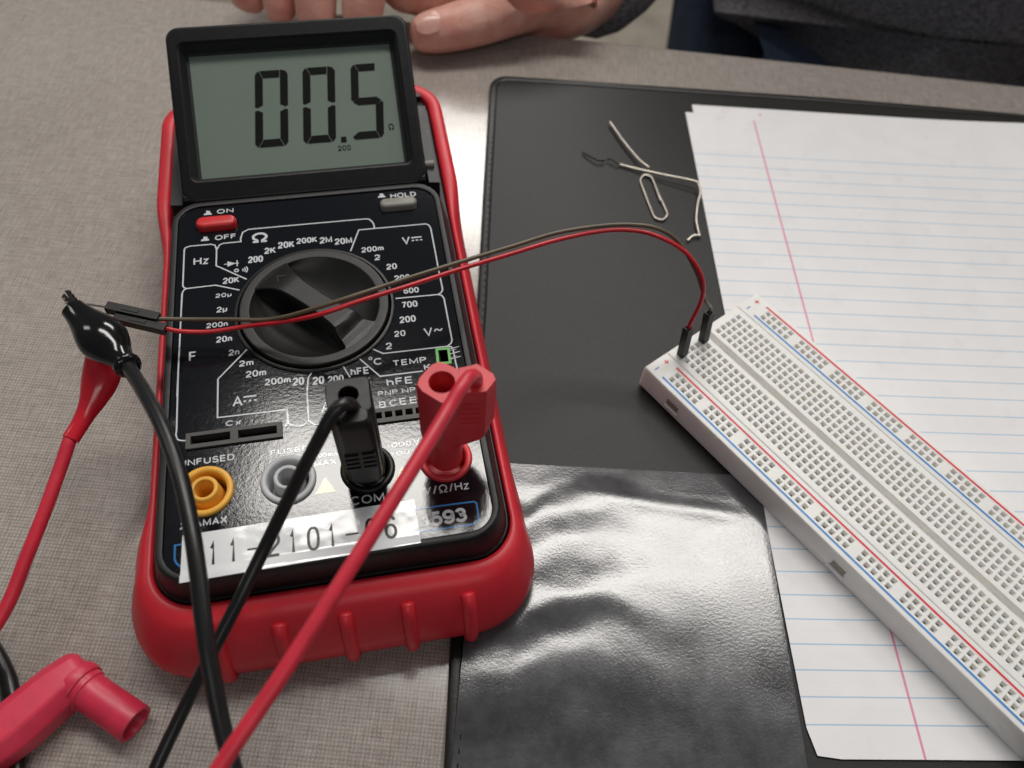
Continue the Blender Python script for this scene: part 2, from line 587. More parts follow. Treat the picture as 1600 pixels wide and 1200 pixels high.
def mat_skin():
    m, nt, p = nodes_of('skin')
    v = coords(nt)
    n = noisen(nt, v, 0.05, 4.0, 0.6)
    f = noisen(nt, v, 0.9, 3.0)
    n2 = noisen(nt, v, 0.16, 4.0, 0.7)
    base = ramp(nt, n, [(0.35, (0.62, 0.27, 0.215)), (0.62, (0.74, 0.44, 0.35))])
    nt.links.new(mixc(nt, ramp(nt, n2, [(0.45, (0, 0, 0)), (0.75, (0.5, 0.5, 0.5))]), base, (0.60, 0.20, 0.15)), p.inputs['Base Color'])
    p.inputs['Roughness'].default_value = 0.45
    p.inputs['Subsurface Weight'].default_value = 0.2
    p.inputs['Subsurface Radius'].default_value = (1.0, 0.35, 0.2)
    p.inputs['Subsurface Scale'].default_value = 0.003
    nt.links.new(bumpn(nt, f, 0.25 * S), p.inputs['Normal'])
    return m


M['face'] = mat_faceplate()
M['whiteink'] = mat_faceplate('white_ink', (0.60, 0.62, 0.64))
M['blueink'] = mat_faceplate('blue_ink', (0.045, 0.22, 0.52))
M['yellowink'] = mat_faceplate('pale_yellow_ink', (0.62, 0.56, 0.22))
M['table'] = mat_table()
M['cover'] = mat_cover()
M['flap'] = mat_flap()
M['paper'] = mat_paper(27.2, 3.2)
M['label'] = mat_label()
M['glass'] = mat_glass()
M['skin'] = mat_skin()
M['nail'] = plain('nail', (0.66, 0.36, 0.30), 0.25)
M['sweater'] = mat_cloth('charcoal_knit', (0.03, 0.029, 0.033), (0.34, 0.32, 0.34), 400, 900)
M['jeans'] = mat_cloth('navy_denim', (0.018, 0.025, 0.045), (0.060, 0.080, 0.125), 500, 500)
M['floor'] = plain('brown_floor', (0.19, 0.165, 0.13), 0.6, var=0.3, vscale=0.01)
M['lcd'] = plain('lcd_reflector', (0.182, 0.226, 0.190), 0.55, var=0.03, vscale=0.03)
M['edgeband'] = plain('grey_edge_band', (0.16, 0.15, 0.14), 0.5)

# ================================================================== setting
bm = bmesh.new()
box(bm, -1600, 1900, -1200, 2600, -745, -740)
fl = obj('floor', bm, M['floor'], smooth=False)
fl['kind'] = 'structure'

# ------------------------------------------------------------------ table
TABLE = thing('table', 'long classroom table with a beige grey woven-pattern laminate top', 'table', (0, 0, -30), (0, 0, 0.026))
bm = bmesh.new()
loops = []
for off, z in ((2.0, -28.0), (0.6, -27.4), (0, -26), (0, -3.0), (0.5, -1.0), (1.6, -0.2), (3.0, 0.0)):
    loops.append([(x, y, z + 30) for x, y in rrect(-760 + off, 1040 - off, -560 + off, 203.5 - off, 14)])
loft(bm, loops)
obj('tabletop', bm, M['table'], TABLE, 30)
bm = bmesh.new()
for off0, z0, z1 in ((-0.6, -26, -4),):
    L0 = [(x, y, z0 + 30) for x, y in rrect(-760.6, 1040.6, -560.6, 204.1, 14)]
    L1 = [(x, y, z1 + 30) for x, y in rrect(-760.6, 1040.6, -560.6, 204.1, 14)]
    loft(bm, [L0, L1], False, False)
obj('edge_band', bm, M['edgeband'], TABLE)
for lx, ly in ((-700, -500), (980, -500), (980, 120), (-700, 120)):
    bm = bmesh.new()
    box(bm, lx - 22, lx + 22, ly - 22, ly + 22, -710, 2)
    obj('leg', bm, M['edgeband'], TABLE, False)

# ------------------------------------------------------------------ padfolio
FOLIO = thing('writing_folio', 'black leatherette writing folio lying open under the meter and paper', 'folio', (-25, 0, 0))


def folio_outline(off):
    pts = [(-26.0, 163.0), (62.8, 170.9), (124.5, 176.3), (170.8, 179.2), (300, 186.0), (312, -200.0), (2.0, -210.0), (-5.3, -119.8), (-8.3, -86.3), (-15.4, 29.2), (-21.1, 98.9)]
    # offset each straight side inwards, then round the corners
    n = len(pts)
    P = [Vector(p) for p in pts]
    ins = []
    for i in range(n):
        a, b, c = P[i - 1], P[i], P[(i + 1) % n]
        d0, d1 = (b - a).normalized(), (c - b).normalized()
        n0, n1 = Vector((d0.y, -d0.x)), Vector((d1.y, -d1.x))
        m = (n0 + n1).normalized()
        ins.append(b + m * off / max(0.3, m.dot(n0)))
    out = []
    for i in range(n):
        a, b, c = ins[i - 1], ins[i], ins[(i + 1) % n]
        ang = (b - a).angle(c - b)
        if ang > 0.6:
            r = max(1.5, 9 - off)
            p0, p1 = b + (a - b).normalized() * r, b + (c - b).normalized() * r
            for k in range(9):
                t = k / 8
                out.append((p0 * (1 - t) ** 2 + b * 2 * t * (1 - t) + p1 * t * t))
        else:
            for k in range(3):
                out.append(b + (c - b) * 0.02 * k)
    return [(p.x + 25, p.y) for p in out]


bm = bmesh.new()
loft(bm, [[(x, y, z) for x, y in folio_outline(o)] for o, z in ((0.8, 0.05), (0.3, 0.6), (0.8, 2.2), (3.4, 2.45))])
obj('cover', bm, M['cover'], FOLIO)
bm = bmesh.new()
loft(bm, [[(x, y, z) for x, y in folio_outline(o)] for o, z in ((0.35, 0.3), (-0.1, 0.9), (-0.1, 2.1), (0.5, 2.9), (1.4, 3.1), (2.6, 3.05), (3.2, 2.75), (3.4, 2.2))], False, False)
obj('edge_binding', bm, M['rim'], FOLIO)
# stitches along the left binding
bm = bmesh.new()
for i in range(90):
    t = i / 89
    y = -150 + 305 * t
    x = (-3.2 + (y + 150) * -0.030 if y < -86 else -8.3 + (y + 86.3) * -0.0615 if y < 29 else -15.4 + (y - 29.2) * -0.0818) + 2.1
    lathe(bm, [(0.05, -0.9), (0.28, -0.6), (0.32, 0.6), (0.05, 0.9)], 6, (x + 25, y, 3.12), (-0.06, 1, 0))
obj('stitching', bm, M['rim'], FOLIO)

# glossy vinyl pocket on the lower part of the folio
bm = bmesh.new()
NX, NY = 110, 190


def bump1(d, w):
    return math.exp(-(d / w) ** 2)


RIDGE = [(0.0, 0), (-26, 0), (-33, 0.12), (-40.2, 0.66), (-51.5, -0.10), (-69.5, 1.05), (-80.5, 0.30), (-88, 0.62), (-103, 0.03), (-125, 0.0), (-160, 0.0), (-190, 0.0), (-230, 0.0)]


def pocket_height(x, y):
    # the vinyl is pushed into curved folds beside the meter and lies flat farther right
    k = 1 / (1 + math.exp((x - 38) / 8.5))
    xx = (x - 30) / 18.0
    yy = y + (8.0 * min(1.3, xx * xx) if xx < 0 else 2.2 * min(1.5, xx * xx))
    yy += 3.4 * noise_at(x * 0.055 + 4.0, y * 0.045) + 1.2 * noise_at(x * 0.15, y * 0.13 + 9.0)
    k *= 0.78 + 0.5 * noise_at(x * 0.04 + 1.0, y * 0.06 + 2.0)
    h = 0.0
    for i in range(1, len(RIDGE) - 2):
        (ya, ha), (yb, hb) = RIDGE[i], RIDGE[i + 1]
        if yb <= yy <= ya:
            # cosine between crests and troughs, softened
            t = (ya - yy) / (ya - yb)
            h = ha + (hb - ha) * (0.5 - 0.5 * math.cos(math.pi * t))
            break
    h *= k
    h += 0.25 * bump1(y + 39.5 + 0.03 * (x - 40), 3.0) * (1 - k) * (1 / (1 + math.exp((x - 74) / 4)))
    h += 0.10 * math.sin(x * 0.055 + 1.2) * math.sin(y * 0.05 + 0.4) + 0.10 * noise_at(x * 0.06, y * 0.06)
    e = min(1.0, max(0.0, (-y - 27) / 8.0)) * min(1.0, max(0, (84 + (-y - 26) * 0.085 - x) / 5.0))
    return 0.55 + max(0.0, (h + 0.2)) * e


def noise_at(x, y):
    from mathutils import noise as nz
    return nz.noise(Vector((x, y, 3.3)))


top = []
for j in range(NY + 1):
    row = []
    tj = j / NY
    for i in range(NX + 1):
        ti = i / NX
        xl = -6.5 + 5.2 * tj
        xr = 80.3 + 12.6 * tj
        x = xl + (xr - xl) * ti
        y = (-32.6 + 6.9 * ti) * (1 - tj) + (-186) * tj
        row.append((x, y))
    top.append(row)
V1 = [[bm.verts.new((x + 25, y, 2.45 + pocket_height(x, y))) for x, y in row] for row in top]
V0 = [[bm.verts.new((x + 25, y, 2.20)) for x, y in row] for row in top]
for j in range(NY):
    for i in range(NX):
        bm.faces.new((V1[j][i], V1[j + 1][i], V1[j + 1][i + 1], V1[j][i + 1]))
for j in range(NY):
    bm.faces.new((V0[j][0], V0[j + 1][0], V1[j + 1][0], V1[j][0]))
    bm.faces.new((V1[j][NX], V1[j + 1][NX], V0[j + 1][NX], V0[j][NX]))
for i in range(NX):
    bm.faces.new((V1[0][i], V1[0][i + 1], V0[0][i + 1], V0[0][i]))
for row in V0[1:-1]:
    for v in row[1:-1]:
        bm.verts.remove(v)
bmesh.ops.recalc_face_normals(bm, faces=bm.faces)
obj('pocket', bm, M['flap'], FOLIO)
bm = bmesh.new()
tube(bm, [(-6.3 + 25 + 5.2 * k / 20, -32.6 + (-153.4) * k / 20, 3.0) for k in range(21)], 0.28, 8)
obj('pocket_edge', bm, M['rim'], FOLIO)

# ------------------------------------------------------------------ sheets of ruled paper
def sheet(label, x, y, z, ang, round_corner, H_=266.7):
    bm = bmesh.new()
    W_ = 203.2
    nx, ny = 26, 34
    grid = []
    for j in range(ny + 1):
        row = []
        for i in range(nx + 1):
            u, w = W_ * i / nx, -H_ * j / ny
            if round_corner and j == ny and i == 0:
                u, w = 1.5, -H_ + 0.8
            lift = 0.35 * max(0.0, (u - 90) / 110) ** 2 * 10 * max(0.0, 1 + w / 150) + 0.10 * math.sin(u * 0.05) * math.sin(w * 0.04)
            row.append((u, w, lift + 0.12))
        grid.append(row)
    A = [[bm.verts.new(p) for p in row] for row in grid]
    B = [[bm.verts.new((p[0], p[1], p[2] - 0.12)) for p in row] for row in grid]
    for j in range(ny):
        for i in range(nx):
            bm.faces.new((A[j][i], A[j + 1][i], A[j + 1][i + 1], A[j][i + 1]))
            bm.faces.new((B[j][i], B[j][i + 1], B[j + 1][i + 1], B[j + 1][i]))
    for j in range(ny):
        bm.faces.new((A[j][0], B[j][0], B[j + 1][0], A[j + 1][0]))
        bm.faces.new((A[j][nx], A[j + 1][nx], B[j + 1][nx], B[j][nx]))
    for i in range(nx):
        bm.faces.new((A[0][i], A[0][i + 1], B[0][i + 1], B[0][i]))
        bm.faces.new((A[ny][i], B[ny][i], B[ny][i + 1], A[ny][i + 1]))
    o = obj('ruled_sheet', bm, M['paper'], None, 30)
    o.location = Vector((x, y, z)) * S
    o.rotation_euler = (0, 0, ang)
    tag(o, label, 'paper', 'loose ruled sheets on the folio')
    return o


sheet('white ruled sheet with pink margin line, on top of the loose stack under the breadboard', 61.1, 152.7, 2.95, math.radians(6.0), True, 261.5)
sheet('white ruled sheet beneath the top one, its corner peeping out past the top edge', 64.2, 158.9, 2.70, math.radians(5.35), False, 262.0)

# ------------------------------------------------------------------ breadboard
BANG = math.atan2(-0.71895549, 0.69505612)
BB = thing('breadboard', 'long white solderless breadboard with red and blue rail lines lying across the paper', 'breadboard',
           (52.6067, 12.4201, 3.45), (0, 0, BANG))
P = 2.54
HB = 9.55


def hole_cell(bm, cx, cy):
    h, a, b = P / 2, 0.86, 0.42
    o = [(cx - h, cy - h), (cx + h, cy - h), (cx + h, cy + h), (cx - h, cy + h)]
    i0 = [(cx - a, cy - a), (cx + a, cy - a), (cx + a, cy + a), (cx - a, cy + a)]
    i1 = [(cx - b, cy - b), (cx + b, cy - b), (cx + b, cy + b), (cx - b, cy + b)]
    r0 = addv(bm, [(*p, HB) for p in o])
    r1 = addv(bm, [(*p, HB) for p in i0])
    r2 = addv(bm, [(*p, HB - 1.35) for p in i1])
    r3 = addv(bm, [(*p, HB - 4.2) for p in i1])
    for q0, q1, mi in ((r0, r1, 0), (r1, r2, 0), (r2, r3, 1)):
        for k in range(4):
            l = (k + 1) % 4
            bm.faces.new((q0[k], q0[l], q1[l], q1[k])).material_index = mi
    bm.faces.new(r3).material_index = 1


def flat(bm, u0, u1, v0, v1, z=None):
    z = HB if z is None else z
    bm.faces.new(addv(bm, [(u0 * P, v0 * P, z), (u1 * P, v0 * P, z), (u1 * P, v1 * P, z), (u0 * P, v1 * P, z)]))


def board_strip(bm, v0, v1, rows, cols):
    """top face from v0 to v1 (in pitches) with holes at rows x cols"""
    lo = min(rows) - 0.5
    hi = max(rows) + 0.5
    u0, u1 = -0.5 + 0.16, 64.5 - 0.16
    flat(bm, u0, u1, v0, lo)
    flat(bm, u0, u1, hi, v1)
    have = set(cols)
    u = u0
    c = min(cols)
    flat(bm, u0, c - 0.5, lo, hi)
    c_end = max(cols)
    run = None
    for k in range(c, c_end + 1):
        if k in have:
            for r in rows:
                hole_cell(bm, k * P, r * P)
        else:
            flat(bm, k - 0.5, k + 0.5, lo, hi)
    flat(bm, c_end + 0.5, u1, lo, hi)


def block(bm, v0, v1, tops, chans=()):
    """bevelled sides of one moulded strip from v0 to v1; its top is filled by board_strip"""
    b = 0.16 * P
    u0, u1 = -0.5 * P, 64.5 * P
    y0, y1 = v0 * P, v1 * P
    r = [[(u0, y0, 0), (u1, y0, 0), (u1, y1, 0), (u0, y1, 0)],
         [(u0, y0, HB - b), (u1, y0, HB - b), (u1, y1, HB - b), (u0, y1, HB - b)],
         [(u0 + b * .3, y0 + b * .3, HB - b * .3), (u1 - b * .3, y0 + b * .3, HB - b * .3), (u1 - b * .3, y1 - b * .3, HB - b * .3), (u0 + b * .3, y1 - b * .3, HB - b * .3)],
         [(u0 + b, y0 + b, HB), (u1 - b, y0 + b, HB), (u1 - b, y1 - b, HB), (u0 + b, y1 - b, HB)]]
    loft(bm, r, True, False)


bm = bmesh.new()
rail_cols = [3 + 6 * g + k for g in range(10) for k in range(5)]
main_cols = list(range(1, 64))
e = 0.16
block(bm, -5.25, -1.28, None)
board_strip(bm, -5.25 + e, -1.28 - e, [-3.75, -2.75], rail_cols)
block(bm, 12.28, 16.25, None)
board_strip(bm, 12.28 + e, 16.25 - e, [13.75, 14.75], rail_cols)
block(bm, -1.24, 12.24, None)
board_strip(bm, -1.24 + e, 4.95, [0, 1, 2, 3, 4], main_cols)
board_strip(bm, 6.05, 12.24 - e, [7, 8, 9, 10, 11], main_cols)
# centre channel
u0, u1 = (-0.5 + e) * P, (64.5 - e) * P
c0 = [(4.95 * P, HB), (4.98 * P, HB - 0.25), (5.08 * P, HB - 2.3), (5.92 * P, HB - 2.3), (6.02 * P, HB - 0.25), (6.05 * P, HB)]
for (ya, za), (yb, zb) in zip(c0, c0[1:]):
    bm.faces.new(addv(bm, [(u0, ya, za), (u1, ya, za), (u1, yb, zb), (u0, yb, zb)]))
# key slots on the near long side, recess shade painted as dark rectangles
for uc in (5.2, 32.2, 58.8):
    f0, f1 = (uc - 1.0) * P, (uc + 1.0) * P
    y = -5.25 * P - 0.04
    fr = addv(bm, [(f0, y, 2.7), (f1, y, 2.7), (f1, y, 5.6), (f0, y, 5.6)])
    bk = addv(bm, [(f0 + .2, y + 0.02, 2.9), (f1 - .2, y + 0.02, 2.9), (f1 - .2, y + 0.02, 5.4), (f0 + .2, y + 0.02, 5.4)])
    for k in range(4):
        bm.faces.new((fr[k], fr[(k + 1) % 4], bk[(k + 1) % 4], bk[k]))
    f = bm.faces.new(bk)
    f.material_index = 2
    box(bm, f0 - 0.2, f1 + 0.2, y - 0.55, y + 0.01, 1.7, 2.7)
bmesh.ops.recalc_face_normals(bm, faces=bm.faces)
M['slot'] = plain('shaded_slot_plastic', (0.30, 0.27, 0.21), 0.6)  # darker tone stands in for the shade of a recess
obj('body', bm, [M['abs'], M['contact'], M['slot']], BB, 30)
bm = bmesh.new()
zz = HB + 0.03
for v, mi in ((-4.5, 1), (-2.0, 0), (13.0, 1), (15.5, 0)):
    ribbon(bm, [(2.0 * P, v * P), (62.0 * P, v * P)], 0.72, zz, mi)
for v, s_, mi in ((-4.15, '-', 1), (-2.40, '+', 0), (13.35, '-', 1), (15.10, '+', 0)):
    for uc in (0.62, 63.4):
        ribbon(bm, [(uc * P, v * P - 0.85), (uc * P, v * P + 0.85)], 0.45, zz, mi)
        if s_ == '+':
            ribbon(bm, [(uc * P - 0.85, v * P), (uc * P + 0.85, v * P)], 0.45, zz + 0.01, mi)
obj('rail_markings', bm, [M['redline'], M['blueline']], BB, False)


def bw(u, v, z=0.0):
    """breadboard pitches -> world millimetres, z above the board's top"""
    c, s_ = math.cos(BANG), math.sin(BANG)
    return Vector((52.6067 + c * u * P - s_ * v * P, 12.4201 + s_ * u * P + c * v * P, 13.0 + z))

# ================================================================== multimeter
RM = Matrix(((0.9595174, -0.28128501, -0.01432115), (0.28103334, 0.95954145, -0.01733409), (0.01861756, 0.01260764, 0.99974719)))
OM = Vector((-55.454, -21.337, 36.0))
BASE = -32.8                    # underside of the boot, measured from the face plate


def mw(x, y, z=0.0):
    """face plate millimetres -> world millimetres"""
    return OM + RM @ Vector((x, y, z))


METER = thing('multimeter', 'black digital multimeter in a red rubber boot with its display tilted up reading 00.5', 'multimeter',
              mw(0, 0, BASE), RM.to_euler())
UP = (0, 0, -BASE)

# ---- case
bm = bmesh.new()
loft(bm, [[(x, y, z) for x, y in rrect(-a, a, y0, y1, r)] for a, y0, y1, r, z in (
    (39, -58, 116, 8, -32), (44, -63.5, 120.5, 10, -28), (44.9, -65.2, 121.4, 10.5, -9.0), (44.6, -64.9, 121.2, 10.4, -8.6))])
# raised deck that carries the face plate
deck = []
for a, y0, y1, r, z in ((44.4, -64.8, 64.4, 10.2, -8.6), (42.6, -63.8, 64.3, 9.4, -1.0), (42.45, -63.65, 64.2, 9.3, -0.5), (42.1, -63.3, 63.9, 9.0, 0.3), (41.8, -63.0, 63.6, 8.7, 0.52), (41.6, -62.85, 63.4, 8.5, 0.55), (40.6, -62.0, 62.0, 7.1, 0.55), (40.4, -61.8, 61.8, 6.95, 0.50), (40.25, -61.6, 61.6, 6.8, 0.0), (40.25, -61.6, 61.6, 6.8, -2.0)):
    deck.append([(x, y, z) for x, y in rrect(-a, a, y0, y1, r)])
loft(bm, deck, False, False)
# walls either side of the folding display
for sx in (-1, 1):
    xs = sorted((sx * 39.7, sx * 43.2))
    loft(bm, [[(xs[0], 64.3, -9), (xs[1], 64.3, -9), (xs[1], 108, -9), (xs[0], 108, -9)],
              [(xs[0], 64.3, -0.4), (xs[1], 64.3, -0.8), (xs[1], 104, -0.8), (xs[0], 104, -0.4)]])
box(bm, -43, 43, 117, 121, -9, -6.5)
obj('case', bm, M['case'], METER, 24, loc=UP)

# ---- red rubber boot
def boot_path(n=30):
    return rrect(-45.2, 45.2, -65.5, 121.8, 11.0, 14)


def boot_loops():
    base = boot_path()
    # add points along the straight sides so the flare can bend there
    pts = []
    for i, p in enumerate(base):
        q = base[(i + 1) % len(base)]
        d = math.hypot(q[0] - p[0], q[1] - p[1])
        k = max(1, int(d / 3.0))
        for t in range(k):
            pts.append((p[0] + (q[0] - p[0]) * t / k, p[1] + (q[1] - p[1]) * t / k))
    n = len(pts)
    nor = []
    for i in range(n):
        a, b = Vector(pts[i - 1]), Vector(pts[(i + 1) % n])
        d = (b - a).normalized()
        nor.append(Vector((d.y, -d.x)))
    rail = [(-0.1, -26), (0.0, -9.4), (0.25, -8.8), (0.9, -8.5), (1.5, -8.7), (2.0, -9.6), (3.4, -13.5), (4.7, -20), (5.2, -25), (4.9, -30.5), (3.4, -32.4), (0, BASE)]
    upper = [(-0.1, -26), (0.0, -7.4), (0.3, -6.7), (1.2, -6.2), (3.2, -6.2), (4.5, -6.8), (5.1, -9.0), (5.3, -20), (5.3, -25), (4.9, -30.5), (3.4, -32.4), (0, BASE)]
    bump = [(-0.1, -26), (0.1, -9.4), (0.5, -8.6), (1.8, -8.3), (4.3, -9.0), (6.3, -10.6), (9.3, -15.5), (12.2, -21.5), (13.2, -25.5), (12.6, -29.6), (10.2, -32.3), (0, BASE)]

    def sm(t):
        t = max(0.0, min(1.0, t))
        return t * t * (3 - 2 * t)
    loops = [[] for _ in rail]
    for p, nv in zip(pts, nor):
        fb = sm((-34 - p[1]) / 15.0)
        fu = sm((p[1] - 50) / 25.0)
        k = 0.70 - 0.24 * max(0.0, nv.x) + 0.30 * min(1.0, abs(min(0, nv.y)) * 1.15)
        for li in range(len(rail)):
            r0, u0, b0 = rail[li], upper[li], bump[li]
            o = (r0[0] * (1 - fu) + u0[0] * fu) * (1 - fb) + (b0[0] * k if li > 1 else b0[0]) * fb
            z = (r0[1] * (1 - fu) + u0[1] * fu) * (1 - fb) + b0[1] * fb
            loops[li].append((p[0] + nv.x * o, p[1] + nv.y * o, z))
    return loops


bm = bmesh.new()
loft(bm, boot_loops(), False, True)
bmesh.ops.recalc_face_normals(bm, faces=bm.faces)
BOOT = obj('rubber_boot', bm, M['rubber'], METER, 60, loc=UP)
for xr in (-31.0, -15.8, 0.4, 15.9, 31.4):
    bm = bmesh.new()
    path = [(xr * 0.995, -72.2, -12.4), (xr, -74.6, -14.2), (xr, -77.3, -20.5), (xr, -78.7, -25.5), (xr, -78.2, -29.4), (xr, -76.5, -31.6)]
    if abs(xr) > 35:
        cx = math.copysign(34.2, xr)
        path = [(cx + (x - cx) * (1 - 0.25 * k / 5), y + 2.6 + 0.25 * k, z) for k, (x, y, z) in enumerate(path)]
    tube(bm, spline(path, 5), [1.0] + [1.9] * 24 + [1.1], 12)
    obj('grip_rib', bm, M['rubber'], BOOT, 60)

# ---- face plate with openings
def pill(cx, cy, hw, hh, n=10):
    return rrect(cx - hw, cx + hw, cy - hh, cy + hh, hh * 0.95, n)


JACKS = [(-30.6, -39.9), (-10.1, -39.9), (10.1, -39.9), (30.4, -39.9)]
KC = (-0.3, 15.6)
PWR, HLD = (-28.55, 53.1), (28.4, 54.3)
holes = [circle(x, y, 7.1, 36) for x, y in JACKS]
holes += [circle(KC[0], KC[1], 23.3, 72), pill(*PWR, 6.4, 2.5), pill(*HLD, 6.3, 2.3)]
holes += [[(-34.9, -26.7), (-11.8, -26.7), (-11.8, -22.8), (-34.9, -22.8)], [(6.4, -26.5), (31.2, -26.5), (31.2, -22.6), (6.4, -22.6)], [(33.5, -9.0), (35.7, -9.0), (35.7, -5.1), (33.5, -5.1)]]
bm = holed_sheet(rrect(-40.1, 40.1, -61.4, 61.4, 6.4, 10), holes, -0.7, 0.0)
FACE = obj('face_plate', bm, M['face'], METER, False, loc=UP)
TEXTS = [('HOLD', 26.2, 57.9, 8.4, 2.2), ('ON', -28.68, 58.17, 5.08, 1.9), ('OFF', -29.16, 46.7, 6.41, 2.12), ('Ω', -18.21, 43.99, 5.09, 4.23), ('Hz', -35.37, 37.23, 4.44, 3.02), ('200', -19.31, 35.85, 4.47, 2.66), ('2K', -14.4, 38.92, 3.44, 2.58), ('20K', -26.71, 28.55, 4.77, 2.37), ('20µ', -28.79, 23.45, 4.58, 1.57), ('20K', -10.29, 40.61, 5.01, 2.69), ('200K', -4.6, 41.79, 6.32, 2.39), ('2M', 2.49, 41.03, 3.86, 2.63), ('20M', 7.05, 39.89, 5.38, 2.57), ('200m', 14.94, 35.49, 6.84, 2.18), ('2', 18.63, 31.76, 1.73, 2.32), ('20', 21.8, 27.4, 3.28, 2.4), ('200', 23.71, 22.45, 4.81, 2.38), ('V', 27.76, 37.16, 2.59, 3.3), ('600', 25.91, 17.23, 4.64, 2.18), ('700', 24.75, 11.82, 4.75, 2.4), ('200', 23.56, 6.35, 4.74, 2.43), ('20', 21.48, 1.56, 3.25, 2.16), ('2', 18.63, -2.54, 1.79, 2.37), ('V', 29.97, 0.51, 2.63, 3.15), ('C', 14.71, -7.47, 2.37, 2.38), ('TEMP', 19.87, -8.66, 9.61, 2.06), ('K', 28.49, -11.2, 1.96, 2.01), ('hFE', 17.6, -15.06, 7.26, 2.42), ('hFE', 8.04, -10.05, 5.21, 2.46), ('PNP', 14.89, -18.03, 5.45, 1.64), ('NPN', 21.5, -18.06, 5.95, 1.67), ('B', 14.86, -21.96, 1.86, 2.22), ('C', 17.66, -21.81, 2.08, 2.2), ('E', 20.46, -21.69, 2.0, 2.21), ('E', 23.26, -21.71, 2.03, 2.22), ('2µ', -28.44, 17.85, 3.0, 2.05), ('200n', -31.2, 12.43, 5.98, 1.86), ('20n', -28.43, 6.84, 4.4, 2.14), ('2n', -25.02, 1.72, 2.98, 2.17), ('F', -35.77, 1.4, 2.08, 3.32), ('2m', -22.14, -2.47, 3.91, 2.06), ('20m', -20.38, -6.43, 5.51, 2.21), ('200m', -15.35, -9.85, 7.02, 2.16), ('A', -24.0, -15.59, 2.75, 3.39), ('20', -7.86, -11.02, 3.16, 2.66), ('20', -2.46, -11.57, 3.2, 2.66), ('200', 1.66, -11.75, 4.42, 2.49), ('A', -0.69, -21.01, 2.48, 3.24), ('Cx', -25.72, -21.35, 3.94, 1.65), ('UNFUSED', -37.27, -31.88, 13.81, 1.9), ('20AMAX', -36.49, -49.45, 11.23, 1.97), ('FUSED', -14.37, -32.0, 9.98, 1.48), ('MAX', -3.45, -37.22, 5.7, 1.59), ('200mA', -3.31, -34.75, 6.15, 1.39), ('1000V', 15.46, -34.67, 8.94, 1.53), ('700V', 16.08, -37.24, 7.53, 1.29), ('COM', 4.93, -49.65, 8.6, 2.4), ('V/Ω/Hz', 23.49, -49.76, 11.74, 2.35), ('1593', 21.95, -58.53, 11.54, 3.91)]
LINES = [[[-38.21, 29.43], [-38.22, 44.12], [-37.82, 44.86], [-36.56, 45.29], [-30.29, 45.23], [-29.14, 44.67], [-28.63, 42.8], [-28.71, 36.18], [-19.8, 29.47]], [[-28.63, 42.8], [-27.7, 44.68], [-26.56, 45.13], [-21.38, 45.11], [-21.42, 46.67], [-20.77, 49.05], [-19.01, 50.05], [-5.14, 50.0], [11.03, 49.85], [17.37, 49.77], [18.48, 49.45], [19.27, 48.34], [19.67, 47.23], [19.8, 45.37]], [[11.59, 36.6], [14.83, 45.24], [36.0, 45.03], [36.94, 44.37], [37.39, 42.9], [37.49, 24.88], [37.64, 17.61], [37.33, 16.55], [36.76, 16.0], [35.86, 15.56], [23.29, 15.82]], [[35.86, 15.59], [37.01, 15.11], [37.55, 13.85], [37.69, -1.84], [37.29, -2.95], [35.99, -3.91], [17.66, -3.76], [14.9, -1.79]], [[35.99, -3.91], [37.11, -4.22], [37.53, -5.29], [37.56, -9.83], [37.75, -12.37]], [[28.0, -11.46], [16.01, -11.44], [10.83, -4.44]], [[-38.21, 29.43], [-37.77, 28.62], [-36.94, 28.24], [-28.83, 28.4], [-21.92, 25.51]], [[-36.94, 28.24], [-37.75, 27.87], [-38.26, 26.83], [-38.37, 21.54]], [[-38.33, 26.22], [-38.42, 8.12], [-38.53, -9.96]], [[-38.46, -1.47], [-38.28, -20.64], [-38.39, -22.1], [-38.04, -23.38], [-37.32, -23.93], [-35.7, -24.23]], [[-19.7, 3.55], [-27.8, -5.77], [-27.84, -11.59]], [[-27.84, -5.77], [-27.84, -18.34], [-9.6, -18.58], [-9.68, -22.59], [-10.45, -23.72]], [[-9.36, -20.22], [-9.44, -22.45], [-10.07, -23.58], [-10.52, -24.04]], [[-9.44, -22.45], [-9.04, -23.57], [-6.58, -24.4], [-5.4, -24.13], [-4.42, -23.4]], [[-2.46, -7.25], [-3.57, -9.16], [-4.1, -13.98], [-4.12, -23.03], [-2.65, -24.52], [1.55, -24.75]], [[6.16, -6.42], [7.8, -10.61]]]
bm = bmesh.new()
ZP = 0.05
for k, ln in enumerate(LINES):
    ribbon(bm, ln, 0.42, ZP + 0.006 * k)
for t, x, y, w, h in TEXTS:
    if t == '1593':
        write(bm, t, x, y, w, h, ZP, 0.215, gap=0.10)
    else:
        write(bm, t, x, y, w, h, ZP, 0.19 if t not in ('V', 'F', 'Hz', 'A', 'COM', 'V/Ω/Hz') else 0.16)
# DC signs, tilde, degree, diode, buzzer, push-button signs
def dash(x0, x1, y, w):
    ribbon(bm, [(x0, y), (x1, y)], w, ZP)


